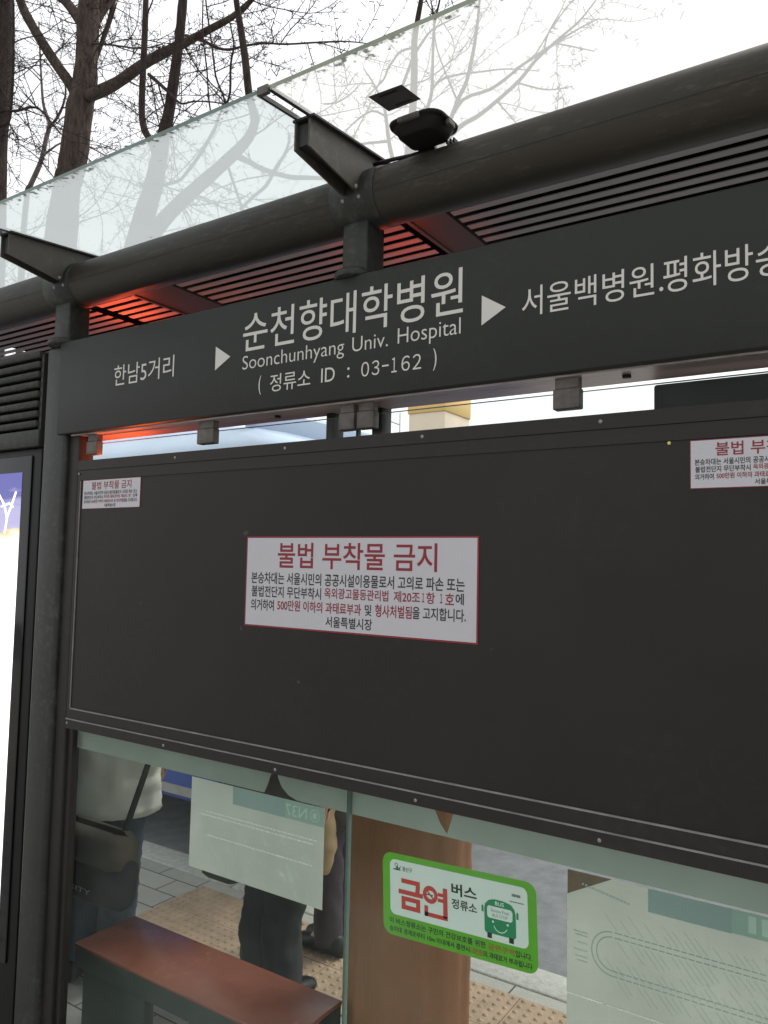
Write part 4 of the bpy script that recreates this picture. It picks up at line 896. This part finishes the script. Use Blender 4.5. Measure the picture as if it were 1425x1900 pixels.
# ------------------------------------------------------------------ bare street trees
TREES = {
 'A': [
  ('trunk', [(-12.013,5.08,2.861,0.3413),(-12.263,5.109,5.518,0.307),(-12.371,5.137,7.637,0.259),(-12.46,5.166,8.977,0.2533),(-12.491,5.194,9.757,0.246),(-12.565,5.223,10.661,0.2484),(-12.789,5.251,11.743,0.2338),(-13.175,5.28,13.033,0.1916)]),
  ('limb', [(-12.319,5.18,8.941,0.0405),(-11.938,5.14,8.821,0.0265),(-11.798,5.1,9.194,0.0219),(-11.752,5.06,9.886,0.0197),(-11.762,5.02,10.691,0.0175),(-11.834,4.98,11.341,0.0132)]),
  ('limb', [(-12.277,5.18,9.161,0.027),(-11.614,5.08,8.889,0.0217),(-10.845,4.98,8.644,0.0166),(-10.089,4.88,7.978,0.0119),(-9.134,4.78,7.215,0.0075),(-8.62,4.68,6.803,0.0054)]),
 ],
 'B': [
  ('trunk', [(-10.765,5.48,2.852,0.3479),(-10.925,5.488,5.413,0.305),(-10.891,5.497,6.539,0.2555),(-10.841,5.505,7.144,0.2218),(-10.808,5.513,7.624,0.2094),(-10.739,5.522,7.83,0.2091),(-10.659,5.53,8.253,0.2047),(-10.594,5.538,8.857,0.2006),(-10.522,5.547,9.193,0.1877),(-10.52,5.555,9.732,0.1626),(-10.533,5.563,10.28,0.1719),(-10.552,5.572,10.745,0.1553),(-10.615,5.58,11.783,0.1306)]),
  ('limb', [(-10.73,5.53,9.147,0.0946),(-10.772,5.455,9.271,0.0815),(-11.095,5.38,9.701,0.0781),(-11.5,5.305,10.262,0.0749),(-11.805,5.23,10.751,0.0713),(-11.951,5.155,11.136,0.0671),(-12.379,5.08,11.932,0.0546)]),
  ('limb', [(-10.373,5.53,8.975,0.1014),(-10.016,5.469,8.893,0.091),(-9.484,5.408,8.833,0.0803),(-8.864,5.347,8.847,0.0737),(-8.277,5.286,8.8,0.0656),(-7.775,5.224,8.725,0.0545),(-7.3,5.163,8.673,0.0458),(-6.85,5.102,8.621,0.0376),(-6.47,5.041,8.643,0.0299),(-6.111,4.98,8.743,0.0227)]),
  ('limb', [(-10.681,5.58,10.275,0.0953),(-10.92,5.655,10.534,0.0881),(-11.341,5.73,10.982,0.0768),(-11.843,5.805,11.505,0.0698),(-12.604,5.88,12.5,0.0581)]),
  ('limb', [(-10.469,5.58,10.221,0.1029),(-10.534,5.713,10.484,0.0956),(-10.462,5.847,10.798,0.0788),(-10.327,5.98,11.246,0.0616)]),
  ('limb', [(-10.696,5.78,9.563,0.0175),(-10.626,5.84,9.957,0.0307),(-10.603,5.9,10.242,0.0397),(-10.542,5.96,10.579,0.0398),(-10.55,6.02,10.947,0.0401),(-10.589,6.08,11.379,0.0314)]),
  ('limb', [(-8.13,5.48,9.091,0.0227),(-7.669,5.413,8.792,0.0202),(-7.384,5.347,8.563,0.0197),(-7.061,5.28,8.375,0.0175),(-6.707,5.213,8.256,0.0153),(-6.321,5.147,8.109,0.0133),(-5.909,5.08,7.902,0.0112),(-5.281,5.013,7.656,0.0092),(-4.886,4.947,7.475,0.0074),(-4.512,4.88,7.266,0.0043)]),
  ('limb', [(-10.473,5.58,9.908,0.0257),(-9.92,5.455,9.611,0.0165),(-9.353,5.33,9.293,0.0135),(-8.733,5.205,8.958,0.0099),(-8.144,5.08,8.729,0.0073)]),
 ],
 'C': [
  ('trunk', [(-13.048,6.28,3.019,0.0675),(-13.28,6.297,7.02,0.0596),(-13.263,6.313,8.405,0.0475),(-13.204,6.33,8.603,0.045),(-12.986,6.347,8.913,0.0422),(-12.899,6.363,9.153,0.0397),(-12.85,6.38,9.455,0.0397),(-12.795,6.397,9.683,0.0397),(-12.944,6.413,9.945,0.0325),(-13.097,6.43,10.233,0.0252),(-13.215,6.447,10.703,0.0203),(-13.355,6.463,11.401,0.0154),(-13.468,6.48,11.994,0.0103)]),
  ('limb', [(-12.961,6.48,9.735,0.0301),(-12.574,6.38,9.709,0.0246),(-12.238,6.28,9.794,0.0217),(-12.007,6.18,9.944,0.0166),(-11.94,6.08,10.162,0.0118)]),
  ('limb', [(-13.12,6.48,9.219,0.0202),(-12.585,6.58,9.402,0.0149),(-12.072,6.68,9.218,0.0122),(-11.333,6.78,8.755,0.0095)]),
 ],
 'D': [
  ('trunk', [(-8.162,4.68,2.673,0.2042),(-8.172,4.695,4.059,0.1859),(-8.153,4.711,5.045,0.1595),(-8.056,4.726,5.67,0.1387),(-7.917,4.742,6.143,0.1279),(-7.791,4.757,6.474,0.1171),(-7.704,4.772,6.92,0.0998),(-7.657,4.788,7.199,0.0792),(-7.592,4.803,7.509,0.0706),(-7.538,4.818,8.001,0.0621),(-7.506,4.834,8.359,0.0588),(-7.494,4.849,8.727,0.0572),(-7.492,4.865,9.101,0.0557),(-7.501,4.88,9.851,0.0456)]),
  ('limb', [(-8.144,4.73,5.333,0.1182),(-8.021,4.703,5.584,0.0966),(-7.741,4.676,5.76,0.0916),(-7.279,4.649,6.022,0.0826),(-6.701,4.622,6.233,0.0734),(-6.243,4.595,6.387,0.065),(-5.955,4.568,6.513,0.0562),(-5.846,4.542,6.655,0.0512),(-5.851,4.515,6.767,0.0466),(-5.899,4.488,6.957,0.0422),(-5.95,4.461,7.368,0.0393),(-6.016,4.434,7.757,0.0365),(-6.084,4.407,8.15,0.0336),(-6.141,4.38,8.671,0.0276)]),
  ('limb', [(-7.759,4.78,6.832,0.0552),(-7.904,4.809,7.117,0.0472),(-8.115,4.837,7.398,0.0444),(-8.223,4.866,7.706,0.0413),(-8.27,4.894,8.225,0.0416),(-8.304,4.923,8.709,0.0401),(-8.352,4.951,9.436,0.0386),(-8.396,4.98,10.097,0.0297)]),
  ('limb', [(-7.697,4.78,6.495,0.024),(-7.297,4.73,6.431,0.02),(-7.099,4.68,6.452,0.0197),(-6.801,4.63,6.595,0.0209),(-6.525,4.58,6.787,0.0205),(-6.425,4.53,6.848,0.0156),(-6.307,4.48,6.895,0.0093)]),
  ('limb', [(-6.041,4.48,6.276,0.0363),(-5.79,4.413,6.113,0.0295),(-5.54,4.347,5.935,0.0259),(-5.099,4.28,5.698,0.0249),(-4.757,4.213,5.566,0.0214),(-4.4,4.147,5.425,0.0181),(-3.91,4.08,5.179,0.0148)]),
  ('limb', [(-6.207,4.48,6.26,0.0153),(-5.825,4.33,5.637,0.0146),(-5.549,4.18,5.297,0.0113)]),
  ('limb', [(-5.97,4.48,5.643,0.018),(-5.83,4.54,5.781,0.0179),(-5.691,4.6,5.906,0.0194),(-5.618,4.66,6.117,0.0179),(-5.536,4.72,6.289,0.0165),(-5.532,4.78,6.492,0.0121)]),
  ('limb', [(-6.449,4.68,7.11,0.0127),(-6.486,4.64,7.253,0.0114),(-6.563,4.6,7.469,0.0108),(-6.592,4.56,7.789,0.0102),(-6.665,4.52,8.26,0.0096),(-6.672,4.48,8.506,0.008)]),
  ('limb', [(-6.449,4.68,7.11,0.0127),(-6.415,4.7,7.276,0.0143),(-6.443,4.72,7.629,0.0128),(-6.421,4.74,7.867,0.0112),(-6.486,4.76,8.072,0.0097),(-6.572,4.78,8.322,0.0065)]),
  ('limb', [(-6.696,4.68,7.056,0.0097),(-6.809,4.73,7.355,0.0098),(-6.911,4.78,7.76,0.0093),(-7.069,4.83,8.336,0.0088),(-7.142,4.88,8.895,0.0068)]),
  ('limb', [(-8.004,4.78,8.083,0.0247),(-7.786,4.73,7.893,0.0243),(-7.488,4.68,7.622,0.0203),(-7.19,4.63,7.344,0.0132),(-6.894,4.58,7.248,0.0097),(-6.471,4.53,7.071,0.0078),(-6.068,4.48,6.85,0.0061)]),
 ],
 'F': [
  ('trunk', [(-4.69,5.5,2.025,0.0532),(-4.752,5.524,3.228,0.0511),(-4.816,5.547,4.471,0.0489),(-4.793,5.571,5.226,0.0461),(-4.671,5.595,5.586,0.0429),(-4.525,5.618,6.128,0.0367),(-4.463,5.642,6.851,0.0322),(-4.46,5.665,7.376,0.0293),(-4.483,5.689,7.774,0.0264),(-4.453,5.713,8.083,0.0218),(-4.422,5.736,8.348,0.0188),(-4.395,5.76,8.814,0.0126)]),
  ('limb', [(-4.646,5.63,5.721,0.0277),(-4.401,5.593,6.397,0.0212),(-4.227,5.556,6.789,0.0156),(-4.14,5.519,6.964,0.0137),(-4.112,5.481,7.318,0.0119),(-4.078,5.444,7.673,0.0101),(-4.0,5.407,7.866,0.0073),(-3.936,5.37,8.092,0.0058)]),
  ('limb', [(-4.577,5.63,5.894,0.0276),(-4.133,5.581,6.191,0.0238),(-3.911,5.533,6.567,0.0175),(-3.777,5.484,6.764,0.0159),(-3.663,5.435,6.879,0.0149),(-3.566,5.386,7.137,0.0141),(-3.501,5.338,7.355,0.0112),(-3.455,5.289,7.54,0.0089),(-3.41,5.24,7.782,0.0055)]),
  ('limb', [(-4.473,5.63,6.057,0.0274),(-4.155,5.558,6.248,0.0238),(-3.778,5.486,6.424,0.0187),(-3.519,5.413,6.431,0.0163),(-3.277,5.341,6.472,0.0148),(-2.993,5.269,6.558,0.0134),(-2.789,5.197,6.655,0.0115),(-2.533,5.124,6.729,0.0092),(-2.305,5.052,6.776,0.0064),(-2.126,4.98,6.859,0.0044)]),
  ('limb', [(-3.925,5.5,6.506,0.0146),(-3.696,5.419,6.673,0.0131),(-3.343,5.338,6.623,0.0121),(-3.081,5.256,6.642,0.0113),(-2.914,5.175,6.643,0.0105),(-2.665,5.094,6.641,0.0092),(-2.428,5.012,6.642,0.0075),(-2.237,4.931,6.618,0.0053),(-2.054,4.85,6.576,0.0036)]),
  ('limb', [(-3.015,5.24,6.538,0.0069),(-2.869,5.142,6.402,0.0063),(-2.642,5.045,6.229,0.0056),(-2.468,4.948,6.122,0.0044),(-2.295,4.85,6.036,0.0029)]),
  ('limb', [(-2.559,5.11,6.692,0.0061),(-2.306,4.915,6.445,0.0049),(-2.058,4.72,6.199,0.0028)]),
  ('limb', [(-4.136,5.5,6.953,0.0083),(-3.999,5.448,7.001,0.0088),(-3.766,5.396,6.958,0.008),(-3.447,5.344,6.853,0.0067),(-3.139,5.292,6.745,0.0054),(-2.772,5.24,6.565,0.0031)]),
  ('limb', [(-4.371,5.5,7.548,0.0091),(-4.564,5.522,7.581,0.0092),(-4.686,5.543,7.515,0.0093),(-4.758,5.565,7.475,0.0094),(-4.83,5.587,7.381,0.0088),(-4.972,5.608,7.323,0.007),(-5.116,5.63,7.27,0.0048)]),
  ('limb', [(-4.609,5.63,7.213,0.0124),(-4.48,5.656,7.552,0.0124),(-4.37,5.682,7.721,0.0105),(-4.266,5.708,7.84,0.0086),(-4.079,5.734,7.886,0.0061),(-3.922,5.76,7.918,0.0042)]),
  ('limb', [(-3.205,5.24,6.389,0.0059),(-3.07,5.153,6.2,0.0053),(-2.961,5.067,6.045,0.0041),(-2.877,4.98,5.921,0.0031)]),
  ('limb', [(-2.666,5.11,6.646,0.0067),(-2.638,5.078,6.729,0.0061),(-2.567,5.045,6.825,0.0051),(-2.482,5.012,6.893,0.004),(-2.403,4.98,6.992,0.003)]),
  ('limb', [(-4.784,5.76,6.456,0.0189),(-4.868,5.786,6.722,0.0175),(-4.94,5.812,7.082,0.0161),(-5.009,5.838,7.293,0.011),(-5.193,5.864,7.64,0.0079),(-5.338,5.89,7.857,0.0053)]),
  ('limb', [(-4.851,5.76,6.724,0.0127),(-5.144,5.825,6.822,0.0117),(-5.474,5.89,6.93,0.01),(-5.735,5.955,7.08,0.0068),(-6.047,6.02,7.16,0.0049)]),
  ('limb', [(-4.905,5.76,7.045,0.0096),(-5.201,5.89,7.273,0.0086),(-5.537,6.02,7.314,0.0075),(-5.801,6.15,7.317,0.0056)]),
  ('limb', [(-5.857,5.76,7.505,0.0068),(-5.745,5.858,7.535,0.0075),(-5.667,5.955,7.625,0.0068),(-5.59,6.052,7.752,0.0055),(-5.546,6.15,7.906,0.0035)]),
 ],
}

LAB = {'A': 'bare street tree with thick dark trunk at the left edge, above the kiosk',
       'B': 'bare street tree with thick rough trunk forking near the top left corner',
       'C': 'slender pale bare tree between the two thick trunks at the upper left',
       'D': 'bare street tree whose stems fork just under the outer edge of the canopy glass',
       'F': 'slender bare tree seen pale through the canopy glass around the floodlight'}
BARK = {'A': 'bark_dark', 'B': 'bark', 'C': 'bark_pale', 'D': 'bark_dark', 'F': 'bark_dark'}
DENS = {'A': 2.2, 'B': 1.9, 'C': 2.0, 'D': 1.6, 'F': .55}
def smooth_path(q):
    out = []
    for i in range(len(q)-1):
        p0, p1, p2, p3 = (Vector(q[max(i-1, 0)][:3]), Vector(q[i][:3]), Vector(q[i+1][:3]), Vector(q[min(i+2, len(q)-1)][:3]))
        for t in (0, .33, .67):
            out.append((.5*((2*p1)+(-p0+p2)*t+(2*p0-5*p1+4*p2-p3)*t*t+(-p0+3*p1-3*p2+p3)*t**3), q[i][3]+(q[i+1][3]-q[i][3])*t))
    out.append((Vector(q[-1][:3]), q[-1][3])); return out
def knobbly(path, rn, am=.06):
    return [p for p, r in path], [max(.0018, r*(1+rn.uniform(-am, am))) for p, r in path]
for key, limbs in TREES.items():
    rn = random.Random(sum(map(ord, key))*7)
    base = limbs[0][1][0]
    tr = thing('bare_tree', LAB[key], 'tree', (base[0], base[1], 0), 'bare street trees')
    tw_ = B()
    def spur(p, d):
        a = d.orthogonal().normalized(); a.rotate(Matrix.Rotation(rn.uniform(0, 2*PI), 3, d)); a = (a + d*rn.uniform(.1, .6)).normalized()
        L = rn.uniform(.03, .075); tw_.tube([p, p+a*L*.6, p+a*L], [.0046, .0038, .0045], 3)
    def twig(p, d, L, r, depth=0):
        n = max(4, int(L/.10)); pts = [p.copy()]; dd = d.copy()
        bend = Vector((rn.uniform(-1, 1), rn.uniform(-1, 1), rn.uniform(-.3, .9)))*.045
        for i in range(n):
            dd = (dd + bend + Vector((rn.gauss(0, .08), rn.gauss(0, .08), rn.gauss(0, .08)))).normalized()
            pts.append(pts[-1] + dd*L/n)
        tw_.tube(pts, [r*(1-.75*i/n) for i in range(n+1)], 4)
        for i in range(1, n+1):
            for _ in range(1 if rn.random() < .75 else 2): spur(pts[i].lerp(pts[i-1], rn.random()), (pts[i]-pts[i-1]).normalized())
        if depth < 2:
            for i in range(1, n):
                if rn.random() < (.26 if depth == 0 else .10):
                    a = (pts[i]-pts[i-1]).normalized(); o_ = a.orthogonal().normalized(); o_.rotate(Matrix.Rotation(rn.uniform(0, 2*PI), 3, a))
                    twig(pts[i], (a*.8+o_*.8).normalized(), L*rn.uniform(.3, .6), r*.6, depth+1)
    first = True
    for kd, q in limbs:
        q = [tuple(p) for p in q]
        if kd == 'trunk': q = [(q[0][0]+.05, q[0][1], -.02, q[0][3]*1.25), (q[0][0]+.02, q[0][1], .35, q[0][3]*1.05)] + q
        if key == 'F': q = [(a, b_, c, r*1.35) for a, b_, c, r in q]
        sp_ = smooth_path(q); pts, rad = knobbly(sp_, rn, .05)
        g = B(); g.tube(pts, rad, 30 if rad[0] > .08 else 8)
        if rad[0] > .08:
            c_ = [p for p in pts]
            for vi in range(len(g.v)):
                v = Vector(g.v[vi]); ring_i = vi // 30
                d_ = v - c_[ring_i]; a_ = math.atan2(d_.y, d_.x)
                g.v[vi] = tuple(c_[ring_i] + d_*(1 + .09*noise.noise(Vector((math.cos(a_)*4.5, math.sin(a_)*4.5, v.z*1.1))) + .04*noise.noise(Vector((math.cos(a_)*11, math.sin(a_)*11, v.z*3)))))
        g.build('trunk' if kd == 'trunk' else 'limb', BARK[key], tr)
        # spurs and twigs along the limb
        acc = 0
        for i in range(1, len(pts)):
            L = (pts[i]-pts[i-1]).length; d = (pts[i]-pts[i-1]).normalized()
            if pts[i].z < 3.3: continue
            if rad[i] < .035:
                for _ in range(int(L/.09 + rn.random())): p = pts[i-1].lerp(pts[i], rn.random()); spur(p, d)
            acc += L*DENS[key]*(2.0 if rad[i] > .05 else 1.5)
            while acc > 0:
                acc -= 1
                if rn.random() < .25: continue
                o_ = d.orthogonal().normalized(); o_.rotate(Matrix.Rotation(rn.uniform(0, 2*PI), 3, d))
                if rn.random() < .45: o_ = (o_*.5 + Vector((rn.uniform(.2, 1), 0, rn.uniform(-.8, .1)))).normalized()
                twig(pts[i-1].lerp(pts[i], rn.random()), (o_ + d*rn.uniform(0, .7)).normalized(), rn.uniform(.6, 2.2), min(rad[i]*.6, rn.uniform(.006, .012)))
    tw_.build('crown', 'twig', tr)
